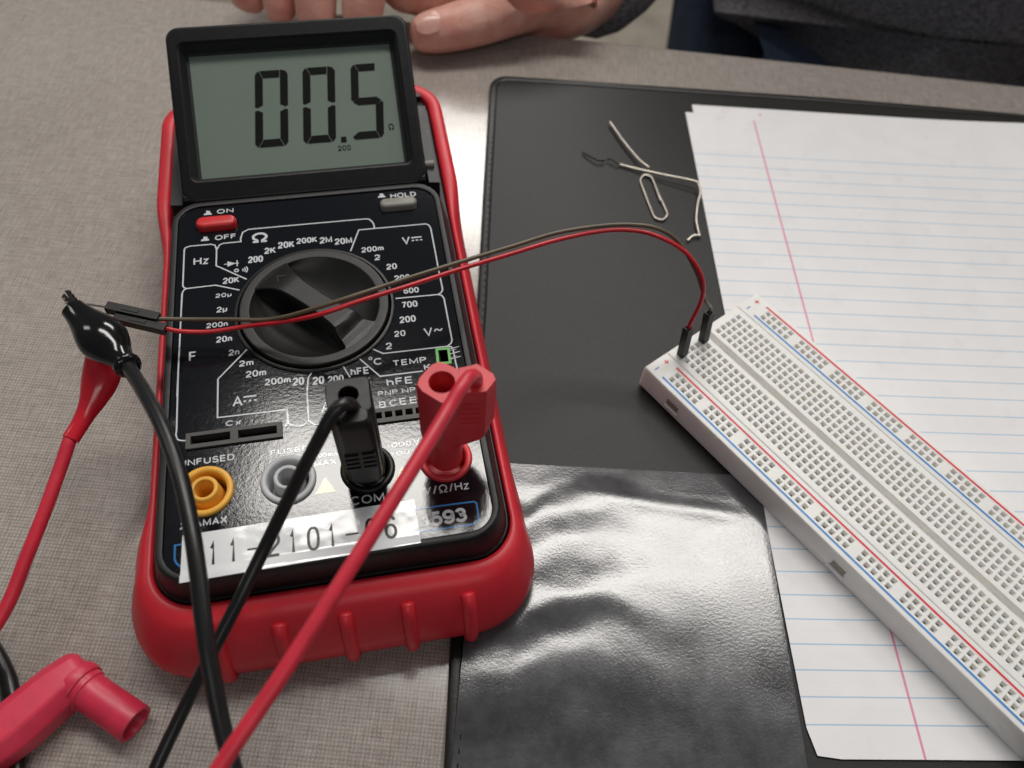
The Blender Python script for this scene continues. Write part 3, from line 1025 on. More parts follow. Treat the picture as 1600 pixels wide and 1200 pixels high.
for x0, x1, yb, yd in ((30.8, 34.0, 39.65, 38.45), (-21.1, -17.7, -12.75, -14.15)):
    dash(x0, x1, yb, 0.50)
    for k in range(3):
        c = x0 + 0.35 + (x1 - x0 - 0.6) * k / 2
        dash(c - 0.36, c + 0.36, yd, 0.48)
ribbon(bm, [(33.1, 1.9), (33.45, 2.55), (33.9, 2.7), (34.5, 2.15), (34.95, 2.1), (35.4, 2.75)], 0.45, ZP)
ribbon(bm, circle(13.95, -4.95, 0.42, 12), 0.26, ZP, closed=True)
ribbon(bm, [(-26.4, 36.35), (-22.1, 36.32)], 0.30, ZP)
ribbon(bm, [(-22.55, 37.5), (-22.55, 35.1)], 0.36, ZP + 0.01)
bm.faces.new(addv(bm, [(-25.4, 35.25, ZP + 0.02), (-23.0, 36.33, ZP + 0.02), (-25.4, 37.45, ZP + 0.02)]))
ribbon(bm, circle(-22.75, 33.4, 0.55, 14), 0.38, ZP, closed=True)
for k, r in enumerate((0.9, 1.55, 2.2)):
    ribbon(bm, [(-21.7 + r * math.cos(a), 33.4 + r * 0.95 * math.sin(a)) for a in (-0.6, -0.3, 0, 0.3, 0.6)], 0.34, ZP)
for hx, hy in ((-31.45, 58.05), (-32.1, 46.9), (23.4, 58.7)):
    bm.faces.new(addv(bm, [(hx - 1.25, hy, ZP), (hx + 1.25, hy, ZP), (hx + 1.1, hy + .7, ZP), (hx + .75, hy + .75, ZP), (hx + .55, hy + 1.75, ZP), (hx - .5, hy + 1.85, ZP), (hx - .65, hy + .75, ZP), (hx - 1.1, hy + .7, ZP)]))
for k in range(3):
    ribbon(bm, [(36.3, -5.1 - 1.75 * k - 0.02), (39.3, -4.6 - 1.75 * k)], 0.22 + 0.08 * (k > 0), ZP + 0.2)
    ribbon(bm, [(36.4, -5.7 - 1.2 * k), (38.4, -5.4 - 1.2 * k)], 0.14, ZP + 0.21)
obj('printed_scale', bm, M['whiteink'], FACE, False)
bm = bmesh.new()
ribbon(bm, [(19.0, -53.15), (35.72, -53.45), (36.4, -53.97), (36.3, -58.2), (35.7, -59.06), (34.6, -59.6), (19.0, -59.4)], 0.42, ZP)
obj('blue_outline', bm, M['blueink'], FACE, False)
bm = bmesh.new()
ribbon(bm, [(-34.5, -53.35), (-37.55, -53.4), (-37.5, -56.9), (-37.05, -58.1), (-36.25, -58.95), (-34.5, -59.3)], 0.42, ZP)
obj('blue_outline', bm, M['blueink'], FACE, False)
for cx in (-0.95, 18.9):
    bm = bmesh.new()
    a, b, c = (cx - 2.6, -45.05), (cx + 2.6, -45.05), (cx, -40.5)
    bm.faces.new(addv(bm, [(*a, ZP), (*b, ZP), (*c, ZP)]))
    ribbon(bm, [(cx, -41.9), (cx, -43.6)], 0.4, ZP + 0.02, 1)
    ribbon(bm, [(cx, -44.0), (cx, -44.4)], 0.4, ZP + 0.02, 1)
    obj('warning_triangle', bm, [M['yellowink'], M['whiteink']], FACE, False)
bm = bmesh.new()
ribbon(bm, [(32.85, -4.6), (36.2, -4.75), (36.05, -9.7), (32.6, -9.5)], 0.75, ZP + 0.1, closed=True)
obj('probe_socket_outline', bm, M['green'], FACE, False)
bm = bmesh.new()
box(bm, -41, 41, -62.5, 62.5, -8.6, -8.4)
obj('inner_floor', bm, M['void'], METER, False, loc=UP)

# ---- component sockets
bm = holed_sheet([(-35.7, -27.15), (-11.1, -27.15), (-11.1, -22.45), (-35.7, -22.45)],
                 [[(-34.5, -25.95), (-24.4, -25.95), (-24.4, -23.5), (-34.5, -23.5)], [(-22.4, -25.95), (-12.4, -25.95), (-12.4, -23.5), (-22.4, -23.5)]], -3.0, 0.75)
obj('capacitor_socket', bm, M['socket'], METER, False, loc=UP)
hs = []
for k in range(8):
    c = 8.75 + 2.78 * k
    hs.append([(c - 1.0, -25.5), (c + 1.0, -25.5), (c + 1.0, -23.55), (c - 1.0, -23.55)])
bm = holed_sheet([(6.8, -26.85), (30.6, -26.85), (30.6, -22.3), (6.8, -22.3)], hs, -3.0, 0.7)
obj('transistor_socket', bm, M['socket'], METER, False, loc=UP)

# ---- input jacks
def jack(x, y, mat, tube_too=True):
    bm = bmesh.new()
    prof = [(7.0, -8), (7.0, 0.5), (6.75, 0.9), (6.2, 1.0), (5.6, 0.9), (5.3, 0.4), (5.15, -7), (4.4, -7)]
    prof += [(4.2, -5), (3.55, 1.5), (3.35, 1.85), (3.0, 1.95), (2.5, 1.8), (2.3, 1.3), (2.1, -7.5)] if tube_too else [(3, -7), (1, -7)]
    lathe(bm, prof, 48, (x, y, 0))
    return obj('input_jack', bm, mat, METER, 50, loc=UP)


j1 = jack(*JACKS[0], M['yellow'])
j2 = jack(*JACKS[1], M['greyjack'])
j3 = jack(*JACKS[2], M['blackplug'], False)
j4 = jack(*JACKS[3], M['redplug'], False)
j1['label'] = 'yellow jack ring with nothing plugged in'
j2['label'] = 'grey jack ring with nothing plugged in'
j3['label'] = 'black jack ring holding the black plug'
j4['label'] = 'red jack ring holding the red plug'

# ---- push buttons
def button(name, c, hw, hh, z1, mat):
    bm = bmesh.new()
    loft(bm, [[(x, y, z) for x, y in rrect(c[0] - hw + o, c[0] + hw - o, c[1] - hh + o, c[1] + hh - o, (hh - o) * 0.95, 8)]
              for o, z in ((0, -5), (0, z1 - 0.9), (0.12, z1 - 0.5), (0.45, z1 - 0.12), (1.0, z1))])
    return obj(name, bm, mat, METER, 40, loc=UP)


button('power_button', PWR, 6.05, 2.25, 2.4, M['redbtn'])
button('hold_button', HLD, 5.95, 2.0, 2.2, M['greybtn'])

# ---- rotary dial
def dial():
    bm = bmesh.new()
    # rings
    lathe_open(bm, [(23.2, -3), (23.2, 0.35), (22.9, 0.6), (22.3, 0.6), (22.1, 0.3), (22.05, -3)])
    lathe_open(bm, [(21.7, -3), (21.65, 1.1), (21.5, 1.40), (21.3, 1.52), (21.15, 1.55), (20.95, 1.55), (19.0, 1.55), (18.85, 1.54), (18.6, 1.35)])
    R0 = 18.6
    ang = math.radians(-46.5)                        # grip runs from upper left to lower right
    ca, sa = math.cos(ang), math.sin(ang)

    def loc(s, w, z):
        return (s * ca - w * sa, s * sa + w * ca, z)
    NS, NB = 48, 14

    def hw(s):
        return 3.25 + (4.3 if s < 0 else 3.6) * (abs(s) / 18.6) ** 3.0

    def ztop(s):
        # s>0 is the lower right end, where the grip drops with a crease
        if s > 12.0:
            t = min(1.0, (s - 12.0) / 3.2)
            return 4.4 - (4.4 - 1.75) * (t * t * (3 - 2 * t))
        t = max(0.0, (-s - 9.0) / 8.5)
        return 4.4 - (4.4 - 1.7) * t ** 1.6
    # limit of the grip edge on the ring
    def edge_end(sign):
        s = 18.0
        for k in range(400):
            s = 18.6 - k * 0.02
            if math.hypot(s, hw(sign * s)) <= R0:
                break
        return sign * s
    s0, s1 = edge_end(-1), edge_end(1)
    SS = [s0 + (s1 - s0) * (0.5 - 0.5 * math.cos(math.pi * i / NS)) for i in range(NS + 1)]
    for sgn in (1, -1):
        # hollow between grip wall and ring
        grid = []
        a0 = math.atan2(hw(s0), s0)
        a1 = math.atan2(hw(s1), s1)
        for i, s in enumerate(SS):
            t = i / NS
            w0 = hw(s)
            a = a0 + (a1 - a0) * (0.5 - 0.5 * math.cos(math.pi * t))
            ox, oy = R0 * math.cos(a), R0 * math.sin(a)
            d = max(0.0, math.sin(math.pi * (0.5 - 0.5 * math.cos(math.pi * t)))) ** 0.55
            row = []
            for b in range(NB + 1):
                f = b / NB
                x = s + (ox - s) * f
                y = w0 + (oy - w0) * f
                z = 1.35 - (6.3 * d) * (1 - f ** 1.9)
                row.append(bm.verts.new(loc(x, sgn * y, z)))
            grid.append(row)
        for i in range(NS):
            for b in range(NB):
                q = (grid[i][b], grid[i + 1][b], grid[i + 1][b + 1], grid[i][b + 1])
                bm.faces.new(q if sgn < 0 else tuple(reversed(q)))
        # grip wall
        lip = [bm.verts.new(loc(s, sgn * (hw(s) - 0.10), ztop(s) - 0.35)) for s in SS]
        lip2 = [bm.verts.new(loc(s, sgn * (hw(s) - 0.45), ztop(s))) for s in SS]
        for i in range(NS):
            for A, B in (([g[0] for g in grid], lip), (lip, lip2)):
                q = (A[i], A[i + 1], B[i + 1], B[i])
                bm.faces.new(q if sgn > 0 else tuple(reversed(q)))
        if sgn > 0:
            topL = lip2
        else:
            topR = lip2
    for i in range(NS):
        bm.faces.new((topR[i], topR[i + 1], topL[i + 1], topL[i]))
    # fans joining the grip to the ring at both ends
    for s, sgn, row in ((s0, -1, 0), (s1, 1, NS)):
        A = topL[row]
        B = topR[row]
        a = math.atan2(hw(s), s)
        arc = []
        for k in range(9):
            aa = a + (math.pi - a) * 2 * k / 8 if sgn < 0 else a - 2 * a * k / 8
            arc.append(bm.verts.new(loc(R0 * 1.02 * math.cos(aa), R0 * 1.02 * math.sin(aa), 1.56)))
        f = [A] + arc + [B]
        bm.faces.new(f if sgn > 0 else list(reversed(f)))
    bmesh.ops.recalc_face_normals(bm, faces=bm.faces)
    for v in bm.verts:
        v.co.x += KC[0]
        v.co.y += KC[1]
    return bm, loc


def lathe_open(bm, prof, n=96):
    loops = [[(r * math.cos(2 * math.pi * i / n), r * math.sin(2 * math.pi * i / n), z) for i in range(n)] for r, z in prof]
    loft(bm, loops, False, False)


bm, dloc = dial()
DIAL = obj('rotary_dial', bm, M['dial'], METER, 42, loc=UP)
bm = bmesh.new()
q = [dloc(s, w, 0) for s, w in ((-12.6, -1.5), (-14.4, 0.0), (-12.6, 1.5))]
ribbon(bm, [(p[0] + KC[0], p[1] + KC[1]) for p in q], 0.35, 3.95)
obj('pointer_arrow', bm, M['void'], DIAL, False)

# ---- asset label
LAB = [(-35.85, -51.15), (20.9, -50.5), (21.15, -62.65), (-36.05, -63.5)]
bm = bmesh.new()
nx, ny = 60, 14
grid = []
for j in range(ny + 1):
    row = []
    for i in range(nx + 1):
        u, v = i / nx, j / ny
        x = (LAB[0][0] * (1 - u) + LAB[1][0] * u) * (1 - v) + (LAB[3][0] * (1 - u) + LAB[2][0] * u) * v
        y = (LAB[0][1] * (1 - u) + LAB[1][1] * u) * (1 - v) + (LAB[3][1] * (1 - u) + LAB[2][1] * u) * v
        z = 0.16
        if y < -60.6:
            t = min(1.0, (-60.6 - y) / 1.3)
            z += 0.55 * t * t * (3 - 2 * t)          # laps up over the rim of the case
        row.append(bm.verts.new((x, y, z)))
    grid.append(row)
for j in range(ny):
    for i in range(nx):
        bm.faces.new((grid[j][i], grid[j + 1][i], grid[j + 1][i + 1], grid[j][i + 1]))
ext = bmesh.ops.extrude_face_region(bm, geom=bm.faces[:])
for v in ext['geom']:
    if isinstance(v, bmesh.types.BMVert):
        v.co.z -= 0.09
bmesh.ops.recalc_face_normals(bm, faces=bm.faces)
LABEL = obj('asset_label', bm, M['label'], METER, 40, loc=UP)
bm = bmesh.new()
for i, ch in enumerate('11-2101-06'):
    w = 1.55 if ch == '1' else 3.1 if ch != '-' else 3.2
    cx = -28.35 + 4.73 * i
    if ch == '-':
        ribbon(bm, [(cx - 1.6, -57.4), (cx + 1.6, -57.4)], 0.5, 0.20)
    else:
        write(bm, ch, cx - w / 2 - (0.3 if ch == '1' else 0), -60.25, w, 6.4, 0.20, 0.112)
obj('label_lettering', bm, M['blackink'], LABEL, False)

# ---- folding display
DSP = Matrix.Translation((-0.05, 63.13, 1.0)) @ Matrix.Rotation(0.4767, 4, 'X')


def display_part(name, bm, mat, parent, smooth=38):
    bm.transform(DSP)
    return obj(name, bm, mat, parent, smooth, loc=UP if parent is METER else None)


DW, DL = 39.15, 59.2
bm = bmesh.new()
outer = [(0.8, -7.2), (0.0, -6.6), (0.0, -1.0), (0.06, -0.6), (0.3, -0.22), (0.65, -0.03), (0.85, 0.0), (1.2, 0.0)]
loops = [[(x, y, z) for x, y in rrect(-DW + o, DW - o, 0 + o, DL - o, 4.2)] for o, z in outer]
WX0, WX1, WY0, WY1 = -35.3, 34.7, 7.1, 53.2
loops += [[(x, y, z) for x, y in rrect(WX0 - o, WX1 + o, WY0 - o, WY1 + o, 2.0 + o * 0.8)] for o, z in
          ((1.0, 0.0), (0.72, 0.0), (0.65, -0.22), (0.35, -0.3), (0.3, -0.55), (0.0, -0.6), (0.0, -1.1), (-1.2, -4.4), (-2.1, -4.6))]
rings = loft(bm, loops, True, False)
for f in bm.faces:
    if all(any(v in set(r) for r in rings[-4:]) for v in f.verts):
        f.material_index = 1
# rounded hinge roll along the lower edge
tube(bm, [(-DW + 0.6, 1.7, -1.75), (DW - 0.6, 1.7, -1.75)], 1.72, 18)
bm.normal_update()
DISP = display_part('display_housing', bm, [M['lcdcase'], M['void']], METER, 24)
bm = bmesh.new()
bm.faces.new(addv(bm, [(x, y, -4.7) for x, y in rrect(-33.2, 33.2, 8.9, 51.6, 0.6, 3)]))
display_part('liquid_crystal_panel', bm, M['lcd'], DISP, False)
bm = bmesh.new()
bm.faces.new(addv(bm, [(x, y, -0.62) for x, y in rrect(WX0 + .02, WX1 - .02, WY0 + .02, WY1 - .02, 1.9, 5)]))
display_part('display_window', bm, M['glass'], DISP, False)
bm = bmesh.new()
ZD = -4.55


def seg_digit(x0, y0, segs, w=10.7, h=26.3, t=2.55, slant=0.10):
    g = 0.22
    r = 1.3

    def P2(x, y):
        return (x0 + x + (y) * slant, y0 + y, ZD)
    hm = h / 2
    shapes = {
        'a': [(t * .45 + g, h), (w - t - g, h), (w - t - g, h - t), (t + g, h - t)] if 'cut' in segs else [(t * .45 + g, h), (w - g, h), (w - g, h - t), (t + g, h - t)],
        'f': [(0, h - r), (t * .3, h - .25), (t * .45, h - .15), (t, h - t - g * .4), (t, hm + t * .5), (t * .35, hm + .45), (0, hm + .75)],
        'e': [(0, hm - .75), (t * .35, hm - .45), (t, hm - t * .5), (t, t + g * .4), (t * .45, .15), (t * .3, .25), (0, r)],
        'b': [(w - t, h), (w - t * .75, h), (w - t * .3, h - .45), (w, h - r - .3), (w, hm + .75), (w - t * .35, hm + .45), (w - t, hm + t * .5)],
        'c': [(w, hm - .75), (w - t * .35, hm - .45), (w - t, hm - t * .5), (w - t, t + g * .4), (w - t * .45, .15), (w - t * .3, .25), (w, r)],
        'd': [(t * .45 + g, 0), (w - t * .45 - g, 0), (w - t - g, t), (t + g, t)],
        'g': [(.55, hm), (t * .9, hm + t * .5), (w - t * .9, hm + t * .5), (w - .55, hm), (w - t * .9, hm - t * .5), (t * .9, hm - t * .5)],
    }
    if '5' in segs:
        shapes['a'] = [(t * .45 + g, h), (w - t - .1, h), (w - t - .1, h - t), (t + g, h - t)]
        shapes['f'][3:] = [(t, h - t - g * .4), (t, hm + t * .5 + g), (.75, hm + g * 1.6), (0, hm + .75)]
        shapes['c'] = [(w - .45, hm - g * 1.6), (w, hm - .75), (w, r), (w - t * .3, .25), (w - t * .45, .15), (w - t, t + g * .4), (w - t, hm - t * .5 - g)]
        shapes['d'] = [(.4, 1.0), (1.0, 0), (w - t * .45 - g, 0), (w - t - g, t), (t * .9, t)]
    for s_ in segs:
        if s_ in shapes:
            bm.faces.new(addv(bm, [P2(x, y) for x, y in shapes[s_]]))


seg_digit(-15.35, 18.25, ['a', 'f', 'e', 'b', 'c', 'd', 'cut'])
seg_digit(0.22, 18.28, ['a', 'f', 'e', 'b', 'c', 'd', 'cut'])
seg_digit(16.2, 18.35, ['5', 'a', 'f', 'g', 'c', 'd'])
bm.faces.new(addv(bm, [(12.55, 17.75, ZD), (14.35, 17.75, ZD), (14.45, 19.65, ZD), (12.65, 19.65, ZD)]))
write(bm, '200', 11.25, 14.95, 4.2, 1.75, ZD, 0.13)
write(bm, 'Ω', 28.75, 20.8, 1.95, 2.1, ZD, 0.13)
for f in bm.faces:
    f.normal_update()
display_part('display_digits', bm, M['lcdink'], DISP, False)
bm = bmesh.new()
lathe(bm, [(0.2, 38.8), (1.25, 39.0), (1.35, 42.3), (0.2, 42.5)], 16, (0, 72.6, -0.1), (1, 0, 0))
obj('hinge_pin', bm, M['greybtn'], METER, loc=UP)
PATH_BLACK_LEAD = [(-33.8, -60.7, 70.5), (-34.3, -62.3, 75.0), (-35.7, -63.8, 76.5), (-37.7, -66.1, 75.0), (-39.9, -69.5, 71.0), (-44.1, -73.7, 62.0), (-50.9, -84.0, 48.0), (-56.0, -96.6, 40.0), (-60.3, -107.3, 34.0), (-65.0, -117.1, 26.0), (-69.1, -129.3, 20.0), (-71.5, -141.2, 17.0), (-72.5, -153.3, 13.0), (-73.5, -178, 5), (-71, -215, 1.6), (-60, -290, 1.6)]
PATH_RED_LEAD = [(-8.2, -49.2, 70.0), (-8.2, -52.0, 76.0), (-9.1, -53.9, 79.0), (-10.6, -57.5, 80.0), (-12.8, -63.1, 79.0), (-16.6, -73.5, 78.0), (-25.5, -96.1, 75.0), (-35.6, -118.4, 69.0), (-44.8, -136.1, 62.0), (-52.9, -152.2, 52.0), (-62, -178, 30), (-74, -214, 8), (-86, -260, 1.7), (-100, -330, 1.7)]
PATH_BLACK_CLIP_LEAD = [(-97.6, -43.5, 50.0), (-94.9, -46.4, 52.0), (-86.6, -55.5, 57.0), (-78.2, -65.5, 60.0), (-70.0, -77.5, 61.0), (-63.9, -89.2, 60.0), (-60.2, -98.0, 58.0), (-55.9, -109.7, 54.0), (-51.0, -121.6, 48.0), (-46.0, -131.6, 43.0), (-40.0, -142.2, 36.0), (-30, -163, 18), (-18, -192, 6), (0, -230, 4.6), (30, -290, 4.6)]
PATH_RED_CLIP_LEAD = [(-114.7, -54.1, 31.0), (-114.4, -56.9, 31.0), (-114.7, -63.6, 29.0), (-115.2, -75.1, 26.0), (-116.7, -86.8, 22.0), (-118.3, -97.3, 18.0), (-121.8, -106.5, 15.0), (-130, -118, 10), (-150, -132, 3), (-200, -160, 1.8)]
PATH_BROWN = [(-98.4, -23.7, 45.0), (-89.7, -21.8, 44.0), (-79.3, -20.6, 44.5), (-70.1, -20.6, 46.0), (-62.3, -21.3, 50.0), (-53.4, -19.9, 54.0), (-43.7, -15.7, 56.0), (-31.3, -7.7, 56.0), (-18.4, 1.3, 55.0), (-4.8, 10.5, 54.0), (7.7, 18.1, 54.0), (20.7, 22.2, 55.0), (30.0, 23.2, 56.0), (37.6, 22.7, 56.0), (44.3, 21.0, 53.0), (51.0, 16.9, 46.0), (56.7, 15.8, 35.0), (60.0, 18.1, 26.0)]
PATH_THINRED = [(-95.1, -26.0, 44.0), (-91.2, -25.9, 43.5), (-83.8, -24.4, 43.0), (-73.8, -21.6, 44.0), (-64.1, -22.0, 48.0), (-53.1, -21.7, 53.0), (-43.5, -17.3, 55.0), (-31.0, -9.6, 55.0), (-18.1, -0.4, 54.0), (-4.5, 8.7, 53.0), (8.0, 16.2, 53.0), (20.9, 21.1, 54.0), (30.2, 21.9, 55.0), (37.8, 20.5, 55.0), (46.1, 18.8, 52.0), (51.7, 16.1, 47.0), (54.1, 14.5, 42.0), (54.6, 13.3, 36.0), (53.9, 11.3, 26.0)]
DUP_B = [(-115.0, -22.3, 46.0), (-97.6, -23.8, 45.0)]
DUP_R = [(-113.6, -23.6, 45.0), (-94.7, -26.2, 44.0)]
CLIP_B = [(-120.2, -24.9, 52.0), (-118.3, -27.8, 50.0), (-107.8, -35.0, 49.0), (-99.1, -42.0, 49.0), (-96.7, -44.6, 50.0)]
CLIP_R = [(-118.1, -24.6, 36.0), (-112.4, -31.9, 36.0), (-111.2, -44.1, 34.0), (-112.6, -52.9, 32.0), (-114.6, -54.9, 31.0)]
PC2 = [(49.8, 93.9, 3.4), (46.7, 105.8, 3.4), (45.1, 107.9, 3.3), (43.1, 108.2, 3.1), (41.8, 105.2, 3.1), (42.4, 101.5, 3.1), (46.8, 86.4, 3.1), (48.5, 83.9, 3.1), (50.8, 83.9, 3.1), (52.3, 86.3, 3.1), (51.9, 89.5, 3.1), (47.5, 102.8, 3.1)]
STRAIGHT = [(28.1, 138.2, 4.0), (34.4, 126.1, 4.2), (40.1, 116.9, 4.3), (42.0, 114.3, 4.4), (44.9, 111.7, 4.4)]
BENT = [(33.0, 112.9, 3.2), (38.8, 111.4, 3.4), (51.7, 108.0, 4.6), (63.2, 105.7, 5.4), (64.9, 103.3, 5.4), (65.3, 98.9, 5.4), (64.1, 92.3, 5.2), (63.6, 84.2, 4.2), (64.6, 78.4, 3.6), (64.8, 77.0, 3.6), (62.6, 76.8, 3.4), (60.1, 73.9, 3.2)]
SCRAP = [(17.4, 117.7, 3.2), (21.5, 114.5, 3.8), (24.4, 113.0, 3.8), (26.8, 113.9, 3.4)]
SCRAP2 = [(27.6, 114.5, 3.4), (29.4, 114.5, 4.0), (31.3, 113.1, 3.8), (33.2, 112.4, 3.3)]
BLK = [(-210, -70, 3.0), (-165, -84, 3.0), (-137.3, -96.9, 3.0), (-127.9, -102.6, 3.0), (-120.5, -109.2, 3.0), (-116.4, -114.3, 3.0), (-113.0, -120.0, 3.0), (-109.2, -128.5, 3.0), (-104.7, -139.2, 3.0), (-104, -165, 3), (-120, -230, 3)]
ELB2 = [(-102.1, -111.4, 6.0), (-99.7, -112.9, 5.5), (-96.5, -114.4, 5.5), (-81.9, -118.7, 5.0), (-107.4, -117.4, 6.5), (-112.5, -125.0, 7.0), (-117.7, -132.4, 8.0)]

# ================================================================== test leads and clips
def smooth_tube(name, pts, r, mat, parent, per=10, n=14):
    bm = bmesh.new()
    inv = parent.matrix_basis.inverted() if parent else Matrix.Identity(4)
    P = spline([Vector(p) for p in pts], per)
    tube(bm, P, r, n)
    bm.transform(Matrix.Scale(S, 4))
    bm.transform(inv)
    return obj(name, bm, mat, parent, 60, scaled=False)


def prism(bm, poly, zs, mat=0):
    """polygon lofted through (z, scale about centroid, dx, dy)"""
    cx = sum(p[0] for p in poly) / len(poly)
    cy = sum(p[1] for p in poly) / len(poly)
    loft(bm, [[(cx + dx + (x - cx) * k, cy + dy + (y - cy) * k, z) for x, y in poly] for z, k, dx, dy in zs], mat=mat)


RMI = RM.to_euler()


def plug_root(name, label, jx, jy):
    return thing(name, label, 'test lead', mw(jx, jy, 1.0), RMI, 'test leads plugged into the meter')


def to_root(root, bm):
    """face plate millimetres -> the root's own frame (same rotation)"""
    o = RM.transposed() @ (root.location / S - OM)
    for v in bm.verts:
        v.co -= o


# black lead in the COM jack
BL = plug_root('black_test_lead', 'black plug standing in the COM jack, its black cable crossing the paper label', 10.1, -39.9)
bm = bmesh.new()
lathe(bm, [(4.9, 1.0), (4.9, 5.5), (4.6, 7), (0.1, 7)], 28, (9.9, -40.2, 0))
main = [(4.9, -35.4), (4.1, -36.3), (4.1, -44.0), (5.2, -45.2), (13.0, -45.2), (14.1, -44.0), (14.1, -36.3), (13.3, -35.4)]
loop_out = [[(x + 0.012 * (36 - z) * 1.0, y, z) for x, y in main] for z in (4.5, 35.3)]
cx, cy = 9.1, -40.3
top_i = [(cx + (x - cx) * 0.94, cy + (y - cy) * 0.94, 36.0) for x, y in main]
loft(bm, loop_out + [top_i], True, False)
# ring of the stacking hole
hole = circle(9.15, -39.9, 2.35, 32, 36.0)
deep = circle(9.15, -39.9, 2.3, 32, 20.0)
vt = [v for v in bm.verts if abs(v.co.z - 36.0) < 1e-4]
hv = addv(bm, hole)
dv = addv(bm, deep)
for i in range(32):
    j = (i + 1) % 32
    bm.faces.new((hv[j], hv[i], dv[i], dv[j])).material_index = 1
bm.faces.new(dv).material_index = 1


def bridge_hole(bm, outer, inner, c):
    """fill between an outer convex ring and a round hole by angle"""
    oa = sorted(outer, key=lambda v: math.atan2(v.co.y - c[1], v.co.x - c[0]))
    ia = sorted(inner, key=lambda v: math.atan2(v.co.y - c[1], v.co.x - c[0]))
    A = lambda v: math.atan2(v.co.y - c[1], v.co.x - c[0])
    i = j = 0
    n, m = len(oa), len(ia)
    ua = [A(v) for v in oa] + [A(oa[0]) + 2 * math.pi]
    va = [A(v) for v in ia] + [A(ia[0]) + 2 * math.pi]
    while i < n or j < m:
        if j >= m or (i < n and ua[i + 1] <= va[j + 1]):
            bm.faces.new((oa[i], oa[(i + 1) % n], ia[j % m]))
            i += 1
        else:
            bm.faces.new((ia[(j + 1) % m], ia[j], oa[i % n]))
            j += 1


bridge_hole(bm, vt, hv, (9.15, -39.9))
bmesh.ops.recalc_face_normals(bm, faces=bm.faces)
to_root(BL, bm)
obj('plug_body', bm, [M['blackplug'], M['void']], BL, 35)
bm = bmesh.new()
boss = rrect(5.6, 13.9, -48.9, -44.6, 1.6, 5)
prism(bm, boss, [(8.0, 0.80, 0.6, 0.5), (11.5, 1.0, 0.3, 0), (34.6, 1.0, 0, 0), (36.6, 0.93, 0, 0.2), (37.3, 0.75, 0, 0.4)])
for col in (6.2, 10.2):
    for k in range(4):
        z = 17.5 + 2.0 * k
        box(bm, col, col + 3.2, -49.35, -48.6, z, z + 0.9)
to_root(BL, bm)
obj('cable_boss', bm, M['blackplug'], BL, 35)
smooth_tube('cable', PATH_BLACK_LEAD, 1.55, M['blackwire'], BL)

# red lead in the V/ohm jack
RL = plug_root('red_test_lead', 'red plug standing in the red jack ring, its red cable crossing the meter front', 30.4, -39.9)
bm = bmesh.new()
lathe(bm, [(4.3, 1.0), (4.35, 9), (4.9, 13), (0.1, 13)], 32, (30.5, -40.0, 0))
main = [(24.3, -39.6), (25.1, -37.6), (28.4, -34.3), (30.2, -33.7), (32.0, -34.6), (36.3, -38.0), (36.3, -41.0), (35.2, -42.6), (31.0, -45.3), (29.3, -45.6), (25.2, -41.6)]
main = list(reversed(main))
cx, cy = 30.2, -39.7
loft(bm, [[(30.5 + (x - 30.5) * k, -40 + (y + 40) * k, z) for x, y in main] for z, k in ((9.5, 0.74), (12.0, 0.92), (15, 0.97), (35.2, 1.0))] +
     [[(cx + (x - cx) * 0.94, cy + (y - cy) * 0.94, 36.0) for x, y in main]], True, False)
vt = [v for v in bm.verts if abs(v.co.z - 36.0) < 1e-4]
hv = addv(bm, circle(30.15, -39.7, 3.05, 36, 36.0))
dv = addv(bm, circle(30.15, -39.7, 2.9, 36, 26.5))
ev = addv(bm, circle(30.15, -39.7, 2.1, 36, 26.0))
gv = addv(bm, circle(30.15, -39.7, 2.1, 36, 15.0))
for i in range(36):
    j = (i + 1) % 36
    bm.faces.new((hv[j], hv[i], dv[i], dv[j]))
    bm.faces.new((dv[j], dv[i], ev[i], ev[j])).material_index = 2
    bm.faces.new((ev[j], ev[i], gv[i], gv[j])).material_index = 1
bm.faces.new(gv).material_index = 1
bridge_hole(bm, vt, hv, (30.15, -39.7))
bmesh.ops.recalc_face_normals(bm, faces=bm.faces)
to_root(RL, bm)
obj('plug_body', bm, [M['redplug'], M['void'], M['steel']], RL, 35)
bm = bmesh.new()
boss = [(34.2, -36.2), (37.0, -36.0), (38.8, -35.6), (42.3, -39.2), (42.6, -41.0), (39.8, -44.0), (38.6, -44.1), (33.2, -43.6)]
boss = list(reversed(boss))
sl = lambda x, z: z + max(0, (x - 36)) * (1.15 if z < 20 else 0.0)
loft(bm, [[(x, y, sl(x, z)) for x, y in boss] for z in (12.0, 35.2)] + [[(39.2 + (x - 39.2) * .92, -40 + (y + 40) * .92, 36.1) for x, y in boss]])
for k in range(5):
    t = 22.5 + 2.1 * k
    loft(bm, [[(34.0, -43.9, z), (38.5, -44.35, z), (38.5, -43.8, z), (34.0, -43.4, z)] for z in (t, t + 0.8)])
bmesh.ops.recalc_face_normals(bm, faces=bm.faces)
to_root(RL, bm)
obj('cable_boss', bm, M['redplug'], RL, 35)
smooth_tube('cable', PATH_RED_LEAD, 1.6, M['redwire'], RL)


